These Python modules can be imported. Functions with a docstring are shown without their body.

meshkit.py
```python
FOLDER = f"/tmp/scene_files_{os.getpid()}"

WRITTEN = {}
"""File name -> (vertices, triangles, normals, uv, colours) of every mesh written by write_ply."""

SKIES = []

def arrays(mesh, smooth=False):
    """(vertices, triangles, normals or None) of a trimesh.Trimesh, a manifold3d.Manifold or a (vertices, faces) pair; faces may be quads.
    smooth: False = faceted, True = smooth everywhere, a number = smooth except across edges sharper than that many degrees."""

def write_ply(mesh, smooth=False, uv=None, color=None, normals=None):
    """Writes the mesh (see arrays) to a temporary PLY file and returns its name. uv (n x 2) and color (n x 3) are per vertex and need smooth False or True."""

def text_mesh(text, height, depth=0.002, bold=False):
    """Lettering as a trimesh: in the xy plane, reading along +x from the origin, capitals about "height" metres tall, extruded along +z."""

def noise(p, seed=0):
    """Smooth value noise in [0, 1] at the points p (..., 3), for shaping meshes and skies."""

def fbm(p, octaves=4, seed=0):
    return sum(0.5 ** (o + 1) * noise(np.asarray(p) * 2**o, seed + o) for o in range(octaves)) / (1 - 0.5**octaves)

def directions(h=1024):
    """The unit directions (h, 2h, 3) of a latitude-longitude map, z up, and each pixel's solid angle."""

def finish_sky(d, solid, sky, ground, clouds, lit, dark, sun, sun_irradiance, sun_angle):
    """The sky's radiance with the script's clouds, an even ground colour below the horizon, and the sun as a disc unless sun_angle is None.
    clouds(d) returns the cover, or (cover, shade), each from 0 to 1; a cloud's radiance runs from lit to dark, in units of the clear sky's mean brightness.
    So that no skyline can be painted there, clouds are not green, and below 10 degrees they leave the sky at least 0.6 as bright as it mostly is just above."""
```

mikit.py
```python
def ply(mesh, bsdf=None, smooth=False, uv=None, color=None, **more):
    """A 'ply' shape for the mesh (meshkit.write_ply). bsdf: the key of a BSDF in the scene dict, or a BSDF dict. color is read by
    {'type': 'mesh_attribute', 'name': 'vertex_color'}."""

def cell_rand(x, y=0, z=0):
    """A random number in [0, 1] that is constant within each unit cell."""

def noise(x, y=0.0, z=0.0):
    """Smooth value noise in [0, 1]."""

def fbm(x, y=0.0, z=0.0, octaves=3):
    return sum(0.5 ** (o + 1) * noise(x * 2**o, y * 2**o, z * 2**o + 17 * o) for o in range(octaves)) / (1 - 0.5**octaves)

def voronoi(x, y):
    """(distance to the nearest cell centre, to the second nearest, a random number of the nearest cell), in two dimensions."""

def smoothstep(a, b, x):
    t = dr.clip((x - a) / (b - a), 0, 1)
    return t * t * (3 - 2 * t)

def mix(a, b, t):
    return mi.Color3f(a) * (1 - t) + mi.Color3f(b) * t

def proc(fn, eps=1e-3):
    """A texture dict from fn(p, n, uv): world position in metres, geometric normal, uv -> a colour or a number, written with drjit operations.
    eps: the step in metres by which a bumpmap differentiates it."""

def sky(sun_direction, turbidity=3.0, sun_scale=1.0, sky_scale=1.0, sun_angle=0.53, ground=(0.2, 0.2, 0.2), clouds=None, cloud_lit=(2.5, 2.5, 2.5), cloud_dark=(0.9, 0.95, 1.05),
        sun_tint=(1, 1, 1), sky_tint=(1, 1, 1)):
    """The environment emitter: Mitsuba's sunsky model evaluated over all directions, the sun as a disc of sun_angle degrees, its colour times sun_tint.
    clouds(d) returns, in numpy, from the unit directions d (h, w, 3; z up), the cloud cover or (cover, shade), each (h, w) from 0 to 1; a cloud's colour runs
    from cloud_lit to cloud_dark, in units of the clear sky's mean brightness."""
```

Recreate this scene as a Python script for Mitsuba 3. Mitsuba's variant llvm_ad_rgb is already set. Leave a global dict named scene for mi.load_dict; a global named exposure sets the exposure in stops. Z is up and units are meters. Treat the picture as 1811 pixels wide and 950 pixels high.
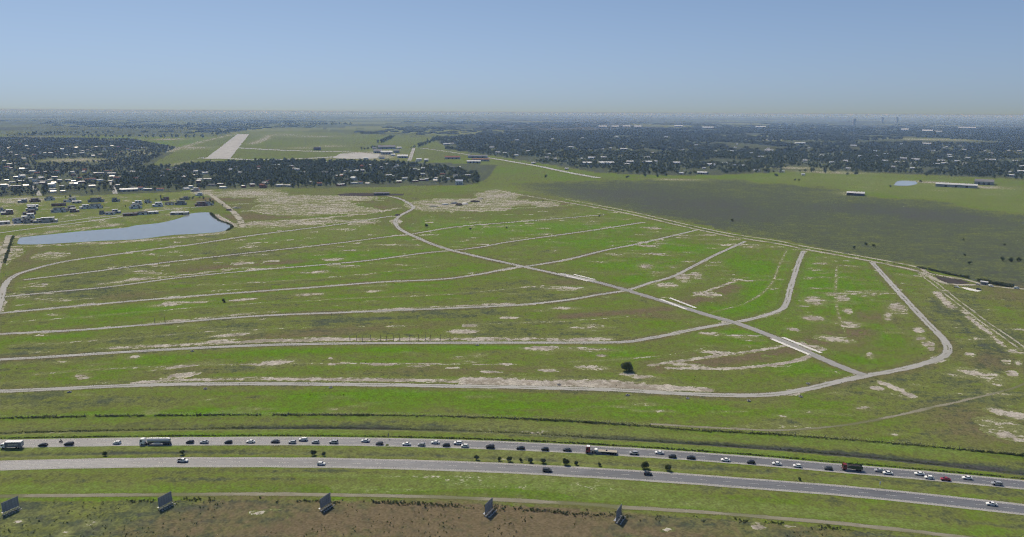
import math, random
import numpy as np, trimesh, shapely, manifold3d
import mitsuba as mi, drjit as dr
import mikit, meshkit
from mikit import fbm, noise, smoothstep, mix, voronoi, proc
from shapely.geometry import Polygon, LineString

T = mi.ScalarTransform4f
ORD = 'first second third fourth fifth sixth seventh eighth ninth tenth eleventh twelfth thirteenth fourteenth fifteenth sixteenth seventeenth eighteenth nineteenth twentieth'.split()
def nth(i): return ORD[i] if i < 20 else ['twenty', 'thirty', 'forty', 'fifty', 'sixty', 'seventy'][(i + 1) // 10 - 2] + ('-' + ORD[(i + 1) % 10 - 1] if (i + 1) % 10 else 'th')
scene, labels = {}, {}
rng = np.random.default_rng(7)
random.seed(7)

# ------------------------------------------------------------------ camera, air, sky, exposure
exposure = 1.5
EYE = 170.0
pitch, roll = math.radians(12.05), math.radians(0.316)
up0 = np.array([0, math.sin(pitch), math.cos(pitch)])
up = up0 * math.cos(roll) - np.array([1.0, 0, 0]) * math.sin(roll)
scene['air'] = {'type': 'homogeneous', 'albedo': {'type': 'rgb', 'value': [0.72, 0.82, 0.96]},
                'sigma_t': {'type': 'rgb', 'value': [0.000038, 0.000052, 0.000078]}}
scene['camera'] = {'type': 'perspective', 'fov': 70.0, 'fov_axis': 'x', 'near_clip': 1.0, 'far_clip': 400000.0,
                   'to_world': T().look_at(origin=[0, 0, EYE], target=[0, math.cos(pitch), EYE - math.sin(pitch)], up=up.tolist()),
                   'medium': {'type': 'ref', 'id': 'air'}}
SUN = np.array([-0.34, 0.50, 0.80])
scene['sky_light'] = mikit.sky(SUN.tolist(), turbidity=2.7, sky_scale=.82, sky_tint=(.99, .98, 1.03), sun_tint=(.94, 1.0, 1.06))

# ------------------------------------------------------------------ helpers
def key_for(base):
    if base not in taken:
        taken[base] = 0
        return base
    taken[base] += 1
    return f'{base}_{taken[base]:03d}'
taken = {}

def thing(base, label, cat=None, group=None, kind=None):
    k = key_for(base)
    labels[k] = {'label': label}
    if cat: labels[k]['category'] = cat
    if group: labels[k]['group'] = group
    if kind: labels[k]['kind'] = kind
    return k

def part(holder, name, shape, M=None, mat=None, label=None, kind=None):
    """one entry under a thing; shape is a mesh or a ply dict that copies share"""
    k = key_for(holder + '__' + name)
    d = dict(shape) if isinstance(shape, dict) else mikit.ply(shape, mat)
    if isinstance(shape, dict) and mat: d['bsdf'] = {'type': 'ref', 'id': mat}
    if M is not None: d['to_world'] = M
    scene[k] = d
    if label or kind:
        labels[k] = {}
        if label: labels[k]['label'] = label
        if kind: labels[k]['kind'] = kind
    return k

def single(base, mesh, mat, label, cat=None, group=None, kind=None, M=None, smooth=False, uv=None):
    k = thing(base, label, cat, group, kind)
    d = dict(mesh) if isinstance(mesh, dict) else mikit.ply(mesh, mat, smooth=smooth, uv=uv)
    if M is not None: d['to_world'] = M
    scene[k] = d
    return k

def box(cx, cy, z0, sx, sy, sz):
    m = trimesh.creation.box((sx, sy, sz)); m.apply_translation((cx, cy, z0 + sz / 2)); return m

def hull(pts): return trimesh.convex.convex_hull(np.array(pts, float))

def join(*ms): return trimesh.util.concatenate(list(ms))

def tube(a, b, r0, r1=None, n=6):
    a, b = np.array(a, float), np.array(b, float); r1 = r0 if r1 is None else r1
    z = (b - a) / np.linalg.norm(b - a); x = np.cross(z, [0, 0, 1] if abs(z[2]) < .9 else [1, 0, 0]); x /= np.linalg.norm(x); y = np.cross(z, x)
    t = np.arange(n) * 2 * np.pi / n; c = np.cos(t)[:, None] * x + np.sin(t)[:, None] * y
    v = np.vstack([a + c * r0, b + c * r1, [a, b]]); i = np.arange(n); j = (i + 1) % n
    f = np.vstack([np.stack([i, j, j + n], 1), np.stack([i, j + n, i + n], 1), np.stack([j, i, i * 0 + 2 * n], 1), np.stack([i + n, j + n, i * 0 + 2 * n + 1], 1)])
    return trimesh.Trimesh(v, f, process=False)

def place(x, y, z=0.0, deg=0.0, s=1.0):
    return T().translate([float(x), float(y), float(z)]).rotate([0, 0, 1], float(deg)).scale(s if isinstance(s, list) else float(s))

def spline(pts, step):
    """points every `step` metres along a smooth curve through pts, with tangents"""
    p = np.array(pts, float)
    p = np.vstack([2 * p[0] - p[1], p, 2 * p[-1] - p[-2]])
    out = []
    for a, b, c, d in zip(p, p[1:], p[2:], p[3:]):
        n = max(2, int(np.linalg.norm(c - b) / step) + 1); t = np.linspace(0, 1, n, endpoint=False)[:, None]
        out.append(.5 * (2 * b + (c - a) * t + (2 * a - 5 * b + 4 * c - d) * t**2 + (3 * b - a - 3 * c + d) * t**3))
    q = np.vstack(out + [p[-2:-1]])
    tg = np.gradient(q, axis=0); tg /= np.linalg.norm(tg, axis=1, keepdims=True) + 1e-9
    return q, tg

def n1(q, scale, seed): return meshkit.fbm(np.c_[q / scale, np.zeros(len(q))], 3, seed) - .5

def ribbon(pts, lo, hi, z, step=6.0, rough=0.0, seed=1, cols=1):
    """a sheet from lo to hi metres left of the line (negative: right); rough = ragged edges in metres"""
    q, tg = spline(pts, step); nrm = np.c_[-tg[:, 1], tg[:, 0]]
    cl = np.linspace(lo, hi, cols + 1); rows = []
    for i, o in enumerate(cl):
        off = o + (rough * 2 * n1(q, 9.0, seed + i) if i in (0, cols) and rough else 0)
        rows.append(np.c_[q + nrm * np.broadcast_to(off, (len(q),))[:, None], np.full(len(q), z)])
    v = np.stack(rows, 1).reshape(-1, 3); n, c = len(q), cols + 1
    i = np.arange(n - 1)[:, None] * c + np.arange(cols)[None]; i = i.ravel()
    f = np.vstack([np.stack([i, i + c, i + c + 1], 1), np.stack([i, i + c + 1, i + 1], 1)])
    m = trimesh.Trimesh(v, f, process=False)
    if m.face_normals[:, 2].mean() < 0: m.invert()
    return m

def pdist(P, line):
    P = np.asarray(P); best = np.full(len(P), 1e9); a = np.array(line, float)
    lo, hi = a.min(0) - 120, a.max(0) + 120
    near = np.flatnonzero((P > lo).all(1) & (P < hi).all(1)); Q = P[near]; b = best[near]
    for s, e in zip(a, a[1:]):
        d = e - s; t = np.clip(((Q - s) @ d) / (d @ d + 1e-9), 0, 1)
        b = np.minimum(b, np.hypot(*(Q - s - t[:, None] * d).T))
    best[near] = b; return best

def inside(P, poly): return shapely.contains_xy(Polygon(poly), P[:, 0], P[:, 1])

def ellmask(P, e):
    x, y, rx, ry, az = e
    d = P - (x, y); c, s = math.cos(az), math.sin(az)
    a, b = d[:, 0] * c - d[:, 1] * s, d[:, 0] * s + d[:, 1] * c
    return np.exp(-((a / rx)**2 + (b / ry)**2) * .9)

# ------------------------------------------------------------------ lines of the place (metres; x to the right, y ahead)
FARWAY = [(-304,348.9),(-277,351.8),(-265.8,352.6),(-233.6,354.3),(-201,355.8),(-167.6,356.9),(-134.3,357.6),(-102.4,357.7),(-66.6,357.1),(-33.7,355.7),(0.7,353.5),(33.4,350.4),(66.1,346.6),(97.4,342.1),(128.6,337.1),(158.1,331.5),(186.8,326.3),(215.1,320.8),(241.4,315.4),(261.5,310.6),(282.4,304.2)]
NEARWAY = [(-285.3,325.2),(-259.8,327.8),(-249.5,328.8),(-219.6,330.9),(-189,332.5),(-157.6,333.5),(-126.1,333.8),(-94.4,333.6),(-62.4,332.7),(-30.7,331.1),(0.7,328.8),(31.3,325.7),(62,322.3),(91.3,318.3),(120.7,314),(148.8,309.7),(175.7,304.6),(202,298.9),(226.2,293.2),(244.9,288.6),(264.5,282.5)]
SPINE = [(-261.7,1513.8),(-228.3,1464.5),(-198.7,1390.8),(-180.1,1323.7),(-181.7,1269.2),(-187.9,1218.8),(-187.3,1166),(-179.7,1117.7),(-162.8,1062.8),(-134.4,1003.8),(-104.6,946.7),(-75.1,903.3),(-37.7,860.3),(-3.6,824.3),(27.9,791.1),(57,760.4),(84.3,734.4),(108.8,702.9),(130.6,669.4),(150.6,638.9),(168.4,609.1),(185.6,585.2),(198.4,559.8),(210.8,526.6),(219.9,497),(229.1,472.5),(235.6,461.7)]
ROADS = [
 [(-353.5,420),(-315.6,425.2),(-283.3,429.5),(-250.9,434.8),(-216.9,438.2),(-181.6,439.8),(-145.7,440.3),(-109.6,439.9),(-73.5,439.4),(-37.4,438),(-1.6,437.1),(34.1,435.2),(69.4,432.8),(103.8,427.7),(131.2,425.3),(152.2,425.6),(171.1,429.6),(192.7,439.5),(216.2,451.9),(237.5,461.7),(259,470.8),(280,481.3),(297.9,492.2),(310.9,502.2),(320.9,513.9),(329.1,528.7),(335.9,547.3),(344.9,580),(358,625.9),(374.4,681.5),(395.1,749.9),(412.4,807.3),(423,842.6)],
 [(-387.5,473.8),(-355.7,483.7),(-329.5,488.9),(-303.5,495.5),(-248.9,507.9),(-189.4,518.2),(-129.1,524),(-65.9,526.5),(0.5,528.4),(40.7,529.1),(83.8,531.3),(107.2,541.7),(127.1,553),(153.6,569.9),(180.7,584.2),(203.7,597.4),(226.8,615.8),(242.9,633.1),(258.2,663.7),(275.4,704.4),(300.6,761),(334.4,836.8),(369.8,912.7)],
 [(-423.2,532),(-396.1,542.6),(-338,555.8),(-280.1,576),(-216.7,597.7),(-149.1,609.9),(-77.3,622.5),(0.4,637.7),(49.7,657),(83.7,679.3),(113.7,698.3),(142.5,730.7),(171.5,760.5),(206.1,814.1),(249.8,882.9),(302.2,959.5),(317.4,981.8)],
 [(-447.5,596.6),(-437,602.1),(-380.2,629.5),(-317.5,657.3),(-246.4,684.2),(-188.1,705.4),(-129.7,727.9),(-74.3,740.9),(-36.6,764.9),(0.3,799.4),(21.5,812.3),(65.9,849.4),(116.8,909),(172.7,964),(274.9,1078.2)],
 [(-472.2,658.1),(-435.4,678.7),(-395.2,700.5),(-342.3,744.9),(-279.4,780.1),(-226.4,805.6),(-169.3,836.1),(-110.3,883.4),(-75.1,903.3),(-40.6,928),(0.2,971.6),(114.4,1067.2),(211.1,1156.2)],
 [(-498.9,727.8),(-451.7,768.1),(-396,820),(-315.3,884.8),(-234.8,946.9),(-164,1012.4),(-143.1,1027.7),(-83.2,1098.3),(0,1148.2),(158.2,1239.7)],
 [(-375.6,478.7),(-420.8,558.9),(-438.3,598.5),(-473.8,658.1),(-501.5,702.8),(-518.9,740.5),(-522.8,770.9),(-513.4,821.3),(-481.9,861.7),(-438.6,911.9),(-414.2,937),(-359.3,1013.1),(-273.5,1108.5),(-200,1211.4)]]
EAST_A = [(-39.9,1651.1),(-0.3,1570.5),(62.6,1473.5),(144,1354.3),(210.5,1234.7),(262.5,1116.5),(307.7,1025.7),(355.5,965.4),(376.7,924.7),(423.1,852.6),(449.8,796.2),(446.3,745.8),(451.5,730.5),(474.1,728.5),(485.5,723.8)]
EAST_B = [(106.2,1460.8),(148,1393.2),(215.8,1267.2),(268.5,1143.1),(314.3,1048.3),(363.4,987.7),(384.7,945.2),(432.3,871.9),(461.5,817.8),(457.5,781.8),(478.2,754.6),(483.2,733.8),(494,719.1),(530,705.6)]
TWIN = [(448.5,784.4),(434.5,730.1),(418.7,673.7),(407.5,630.7),(397.2,592.7),(391.1,564.9),(385.5,539.5),(378.5,513.6)]
ARC = [(77.8,381.9),(113.8,377.1),(141.7,374.5),(161.3,376.2),(192,383.4),(216.5,393),(234.5,400.6),(252.3,409.2),(278.5,420.1),(322.1,441.4),(360.6,468)]
HEDGE = [(-333.9,378.7),(-287.3,383.9),(-241.3,386.9),(-194.3,389.1),(-145.6,390.5),(-65.9,390.8),(-14.1,388.4),(30.5,384.3),(61.7,380.1),(92,374.6),(121.9,370.6),(139.4,368.7),(168.4,364.2),(195.9,359),(232.4,351.5),(261.1,344.2),(292.8,333.7)]
DITCH = [(-320,361.4),(-275.6,366.9),(-242.7,369.5),(-209.5,371.8),(-140.3,375.2),(-70.3,375.4),(0.6,371.2),(46.2,365.4),(90.5,359.8),(133.3,353.6),(181.5,344.5),(213.2,336.9),(249.6,327.4),(280.6,318.3)]
SWALE = [(-300.2,336.9),(-256.7,339.3),(-215.6,341.9),(-173.6,344),(-129.8,344.6),(-87.4,344.4),(-44,342.4),(0.7,339.3),(42.8,335.5),(82.4,331.2),(124.8,326)]
SOUTH_TRACK = [(-258.3,297.5),(-229.5,299.7),(-192.2,301.1),(-154.4,302),(-115.5,303),(-86.5,302.8),(-57.1,302.1),(-28.1,300.9),(0.7,298.8),(28.9,296.2),(56.9,292.6),(84,289.7),(111.1,285.8),(145.2,280.4),(177.2,273.5),(197.5,268.4)]
WEEDS = [(-180.9,294.4),(-149.6,297.2),(-122,297.5),(-96.7,297.2),(-76.3,296.5),(-51,295.8),(-25.7,293.7),(0.7,291.6),(23.8,288.1),(43.1,286.1),(71.9,284.1),(107.5,281.8),(141.1,276.1)]
POND = [(-652.9,950.7),(-668,979.2),(-662.7,987.7),(-649.2,1003.3),(-640.5,1010.8),(-623.1,1031.3),(-603.1,1047.4),(-573.7,1069.7),(-567.5,1094.8),(-546.2,1115.8),(-539.2,1146.2),(-538.2,1181.3),(-543.1,1214.9),(-538.6,1235.5),(-517.6,1240.6),(-497.6,1203),(-477,1167.5),(-454.3,1137.2),(-434.3,1110),(-421.6,1083.3),(-415.9,1050.8),(-423.6,1033.1),(-446.7,1018.9),(-471.9,1009.3),(-487.5,992.1),(-505.4,971.4),(-533.1,962.5),(-544.5,958.6),(-580.8,942.3),(-609.1,930.9),(-637.1,930.1)]
POND2 = [(934.3,1797.6),(1000.1,1906.8),(1025.5,1924.3),(1047.2,1909.6),(1018.8,1846.2),(980.1,1800.2),(949.6,1784.4)]
RUNWAY = [(-1067.5,2670.2),(-2012.6,5545.4)]
TAXI_A = [(-1153,2712.9),(-1041.5,2682.5),(-922.1,2634.3),(-828.6,2658.6),(-730.6,2751.1),(-668.3,2846.2)]
TAXI_B = [(-1327.4,3512),(-1116.9,3346),(-933.6,3241.4),(-748.2,3190.1),(-639.1,3133.2)]
LOT_TRACK = [(-645.1,1548.7),(-583.2,1437.7),(-521,1325.1),(-472.2,1235.3),(-437,1162.7),(-402.2,1081.3)]
LOT_ROADS = [[(-733.1,988.6),(-722.1,1017.9),(-701.1,1059.7),(-661,1135.5),(-630.1,1214.8),(-602.4,1278),(-552.6,1331.9)], [(-1007.3,1371.5),(-996.6,1418),(-928.3,1440.6),(-871.8,1468.2)], [(-775.5,1095.7),(-718.8,1100.7),(-678.3,1166.1),(-639.4,1214.4)]]
TOWN_ROAD = [(-130,2896.5),(-82.5,2792.2),(-38.3,2695.1),(-3.1,2603.9),(53.9,2465),(96.6,2351.7),(134.3,2225.7),(182.1,2083.7),(231.8,1958.9)]
TOWN_LANES = [[(-1092,1669.9),(-958.4,1479.3)], [(-1004.2,1832.9),(-825.2,1517.6)], [(-368.7,2634.7),(-474.3,3554.4)], [(-439.5,3558.4),(-290.9,3261.8),(-176.4,3009.2)]]

# ------------------------------------------------------------------ land cover
# u: -1 brown dry scrub, 0 grass, +1 bare pale soil.  v: -1 dark purplish meadow, 0 dark olive, 1 olive, 2 green, 3 lush green
SOIL_LINES = [([(-450.7,1107.7),(-349.1,1159.8),(-254.8,1230),(-205.4,1314.5)], 10, .55), ([(-581.3,1467.3),(-453.1,1514.9),(-303.4,1470.8)], 12, .5), ([(-465.7,1257.4),(-374.2,1315.2),(-286.4,1386.8)], 9, .5), ([(-155.1,1277.8),(-6.2,1315.1),(110.5,1369.7)], 9, .55), ([(-159.9,1410.6),(-53.1,1482.9),(-1.5,1559.3)], 9, .6), ([(-530.5,1349.7),(-458.9,1387.8),(-378.5,1409.7)], 9, .45), ([(-1390.5,3954.8),(-1517.7,4516.9),(-1724.3,5256.6)], 30, .42), ([(-1205.5,3469.8),(-927.6,3502)], 14, .36), ([(-1456.5,3138.7),(-1757.8,4215.1),(-2129.6,5748.3)], 22, .40), ([(-1089.3,2323.2),(-1097.8,2572.1),(-953.1,2554.1),(-636.4,2708.5)], 14, .36),
 ([(-313.8,455.2),(-268,466.7),(-195.4,475.8),(-118.8,479.4),(-40.8,479.5),(37,476.2)], 1.7, .34), ([(-368,513.7),(-302.5,531.3),(-225.7,554.9),(-139.2,567.4),(-48.6,575.6),(44.8,587.4),(119.7,609.9)], 1.8, .35), ([(-409.2,575.1),(-339.5,600.5),(-255.4,632.2),(-159.9,656.6),(-56.9,678.4),(31.1,715.5)], 1.9, .34), ([(-439.8,628.3),(-372.7,662.5),(-285.3,710.4),(-182,751.6),(-80.3,809.6)], 2.1, .34), ([(157.2,603.5),(216,652.4),(261.5,721),(305.9,820),(354.6,928)], 1.5, .32), ([(260.1,541.6),(281.2,606),(313.2,686.8),(372.8,821.8)], 1.5, .34), ([(41.6,485.6),(73.9,490.9),(111.9,501.3),(150.2,522.8)], 1.6, .34),
 ([(-239.7,440.9),(-206,446.4),(-148.4,448.9),(-74.9,447.9),(-27.1,446.1)], 3.2, .72), ([(-27.1,446.1),(-1.6,446),(34.7,443.6),(70.6,441.1),(96.9,437.1)], 6.5, .95), ([(104.9,436.2),(123.6,433.6)], 3.5, .9),
 ([(-291,509.8),(-253.1,517.1),(-192.7,527.7),(-131.2,533),(-88.5,535.2),(-45.4,536),(0.5,536.9),(41.2,536.2),(76.1,538.2)], 4.0, .72), ([(-193.2,529.1),(-131.6,534.5)], 4.5, .8), ([(-410.6,712.3),(-344.6,755.7),(-297.7,791.5)], 4.5, .62),
 ([(-297.7,574),(-219.8,606.6)], 3.5, .5), ([(-121.2,617.8),(0.4,643.7)], 3.5, .55), ([(-281.2,780.1),(-256.1,798.7)], 4, .6), ([(415.7,695.9),(405.7,667),(396.7,636.3)], 3.0, .95), ([(393.4,608.3),(380.1,557.1)], 2.2, .9), ([(378.6,552.5),(370.5,526.7)], 2.0, .8),
 ([(239.2,449.2),(243.5,440.3),(247.3,425.1)], 2.5, .85), ([(-678.5,976.6),(-655.4,1035.2),(-582.5,1120.4)], 4, .6), ([(-627.2,914.1),(-536.7,941.6),(-467.2,983.5),(-409.3,1033.6)], 7, .55), ([(-498.9,1213.2),(-453.1,1143.4),(-421.3,1091.7)], 7, .85),
 ([(400.9,630.6),(397.8,615.6)], 2.0, .8), ([(95.7,479.4),(139.2,496.8),(180.7,512.8),(221.6,532.4)], 3.0, .7), ([(106.3,473.9),(152.8,474.6),(196.5,488.1),(219.4,505.7)], 2.5, .75), ([(171.9,674.7),(231.8,740.6)], 3, .6)]
SOIL = [(e, .85) for e in [(-307.2,635,13.1,5.6,-0.45),(-284.6,641.5,9.1,3.5,-0.42),(-247.6,652.6,10.3,3.5,-0.36),(-193.2,673.1,11.7,4.1,-0.28),(-134.3,687.9,6.5,3.7,-0.19),(-34.5,572.7,6.4,4.8,-0.06),(-222.8,472,14.5,2.9,-0.44),(-217,454.6,12.5,5.7,-0.45),(-266.5,490,3.9,2.7,-0.50),(-282.1,453.5,3.3,3.6,-0.56),(-163.4,479.8,10.1,4.9,-0.33),(-119.9,479.4,7,2.4,-0.25),(-127.2,489.9,1.6,2.5,-0.25),(-87.3,477.6,9.7,2.3,-0.18),(-63.6,474.5,7.7,2.3,-0.13),(-40.1,471.5,5.8,2.3,-0.08),(-37.1,492.6,4,2.4,-0.08),(-3.7,479,5.5,2.3,-0.01),(-13.1,464.2,8.3,3.3,-0.03),(23.5,515.3,13.4,5.3,0.05),(56.2,513.2,15,4,0.11),(64.9,499.3,3.2,2.5,0.13),(25,468.1,7.6,4.4,0.05),(54.1,473.1,12.3,4.5,0.11),(77.5,462.4,5.7,3.3,0.17),(87.7,456.2,8.2,3.2,0.19),(156.4,554.4,9,4.7,0.27),(154.4,720.9,11.5,10.2,0.21),(181.2,760.7,8.5,17,0.23),(197.8,769.5,5.5,11.6,0.25),(151.8,812.7,7.1,12.7,0.18),(51.3,703.9,17.9,7.2,0.07),(282.7,660.1,8,13.7,0.40),(312,669.2,4.9,9.5,0.44),(296.5,622.8,4,10.4,0.44),(256.6,600.2,7.3,7.6,0.40),(323.4,606.9,3.9,16.1,0.49),(346.8,633.3,7.2,19.8,0.50),(316.9,531.3,4.3,8,0.54),(312.9,520.3,2.1,7.7,0.54),(329.3,568.5,3.7,7.2,0.53),(318.2,545.5,2.7,6.7,0.53),(258.7,503.8,2.5,7,0.47),(228,566.5,4.6,5.1,0.38),(398.8,644.2,4.2,9.3,0.55),(296.4,462.6,5,2.5,0.57),(337.4,467.6,3.9,6.6,0.63),(355.7,488.4,2.4,7.2,0.63),(368,513.4,3.4,6.3,0.62),(312.4,448.3,4.4,3.6,0.61),(332.5,506.4,4.1,6,0.58),(348.8,490.6,3.2,7.2,0.62),(232.1,439.1,3.6,3.3,0.49),(187.8,683.9,14.2,11.7,0.27),(249.1,541.4,15,9.5,0.43),(279.2,582,8.5,10.9,0.45),(225.2,520.1,9.3,7.3,0.41),(119.5,481,15.7,4.8,0.24),(150.1,507.1,16.5,5.3,0.29),(-385.6,735.8,11.5,5.8,-0.48),(-306.5,816.1,14,10.1,-0.36),(-278.7,829.8,10.4,6.9,-0.32),(-209.5,841.7,10.6,6.9,-0.24),(-614.3,868.7,6.7,77.9,-0.62),(-277.1,449.4,3.6,2.4,-0.55),(67,574.6,6.5,3.3,0.12),(-93.9,569.9,9.1,3.2,-0.16),(-2.4,596.8,6.7,3.5,-0.00),(-38.1,556.9,10.8,4.6,-0.07),(47.7,628.9,10.1,3.9,0.08),(-155.2,534,17.2,4.4,-0.28),(-213,544.6,17.5,4.7,-0.37),(-223.6,527.2,16.9,4.5,-0.40)]]
SOIL += [(e, .46) for e in [(-376.4,1323.2,177.9,240.2,-0.28),(-65,1370.5,132.8,175,-0.05),(274.6,382.9,25.6,22,0.62),(-611.1,876.1,27.1,96.7,-0.61),(-550.5,856.2,39.8,57.2,-0.57)]]
DRY = [(359.4,529.3,51.9,195.5,0.60),(270.4,412.9,65.1,46.4,0.58),(414,689.1,33.4,107.1,0.54),(116.9,424.2,55.9,7.6,0.27),(-344.9,503.6,36.4,27.2,-0.60),(-435.3,669.8,47.4,51.2,-0.58),(-352.8,851.4,132.8,51.8,-0.39),(-98.4,598.4,95.7,12.4,-0.16)]
SOIL += [(e, .95) for e in [(315.6,466.2,10.7,9.1,0.60),(291,398.1,13.3,6.9,0.63),(270.5,371.1,11.2,7.8,0.63)]]
SOIL += [(e, .64) for e in [(-552.7,1531.4,93.3,91,-0.35),(-429.8,1435.4,87.9,88.7,-0.29),(-304.5,1279.1,78.9,69.7,-0.23),(-357.7,1128.8,78.5,43.3,-0.31),(-325.9,1469.7,67.7,81,-0.22),(-112.7,1368.4,106,121.5,-0.08),(-31.2,1536,59.5,86.3,-0.02),(-151.3,1333.1,45.4,41.1,-0.11),(-1.3,1408.8,54.7,72.9,-0.00),(58.2,1393.6,39,53.5,0.04),(-184.4,1147.4,12.5,37.1,-0.16),(-237.7,1145.4,35.5,37.2,-0.20),(-942,1401.9,52.8,53.9,-0.59),(-766.4,1107.6,33.8,34.3,-0.61),(-553.7,2933,88.6,275.4,-0.19),(-308.5,1142.7,53,37.5,-0.26),(-56.2,1289.6,60.1,23,-0.04),(-659.1,1559.2,23.7,48,-0.40),(1709.5,5006.7,162.7,116.9,0.33),(1805.9,5743,187.6,152.3,0.30),(2963.6,5308.3,268.5,213.4,0.51),(4021.1,5984,208.3,284.8,0.59),(3841,9862.3,348.9,366.2,0.37)]]
SOIL += [(e, .55) for e in [(-1712.4,5530,162,211.8,-0.30),(-1371.1,5192,172.7,147.6,-0.26),(-919.3,3742.7,83.9,96,-0.24),(-1528.1,2565.8,94,102.6,-0.54),(-1408.8,2545.5,74.9,66.1,-0.51),(-2901.9,4495.5,94.5,319.4,-0.57),(-1488.5,3437.1,100.8,114.3,-0.41),(-1528.5,3041.9,55.7,138.3,-0.47),(1117.6,1779.8,85.5,50.6,0.56),(1071.6,1895.2,60.5,37.1,0.51),(733.2,1596.5,22.8,25.4,0.43),(899.9,2374.9,112.8,54,0.36),(951.6,2196.6,104.6,47.2,0.41),(434.6,1921.1,60.1,25.6,0.22),(-2092.8,4524.6,97.8,99.6,-0.43)]]
BROWN = [(e, .55) for e in [(155.4,497.1,44.6,16.8,0.30),(188.2,675.1,27.1,31.9,0.27),(252.6,544.3,29.2,32,0.43),(266.7,380.6,31.8,32.4,0.61),(492,690.8,33.5,50.1,0.62),(-570.4,855.6,49.7,91.1,-0.59),(-341,790.4,43.3,25.8,-0.41),(-271.2,826.7,38.8,17,-0.32),(-220.2,453.5,22.1,13.7,-0.45),(-373.8,1391.7,170.9,205.6,-0.26),(-60.5,1388.2,139.9,179.5,-0.04),(54.7,728.5,19.7,12.8,0.07),(-184.4,1147.4,35.6,61.9,-0.16),(308.7,606.6,19.6,19.9,0.47),(340.8,490.5,24.2,23,0.61),(-345.5,671.8,47.7,14.6,-0.48),(-176.2,539.4,69.3,12.1,-0.32),(-9.3,467.6,76.2,8.8,-0.02),(114.8,609.8,39.2,11.1,0.19),(-111.3,564.8,72.5,11.2,-0.19)]]
BROWN += [(e, .95) for e in [(-136.6,278.9,40.4,16.1,-0.46),(-49.2,284.2,53.2,13.6,-0.17),(23.4,282.7,36.2,11.6,0.08),(-98.9,272.9,35,8.7,-0.35),(-0.7,271.8,60.6,6.6,-0.00),(58.1,274.5,28.3,6,0.21)]]
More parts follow.
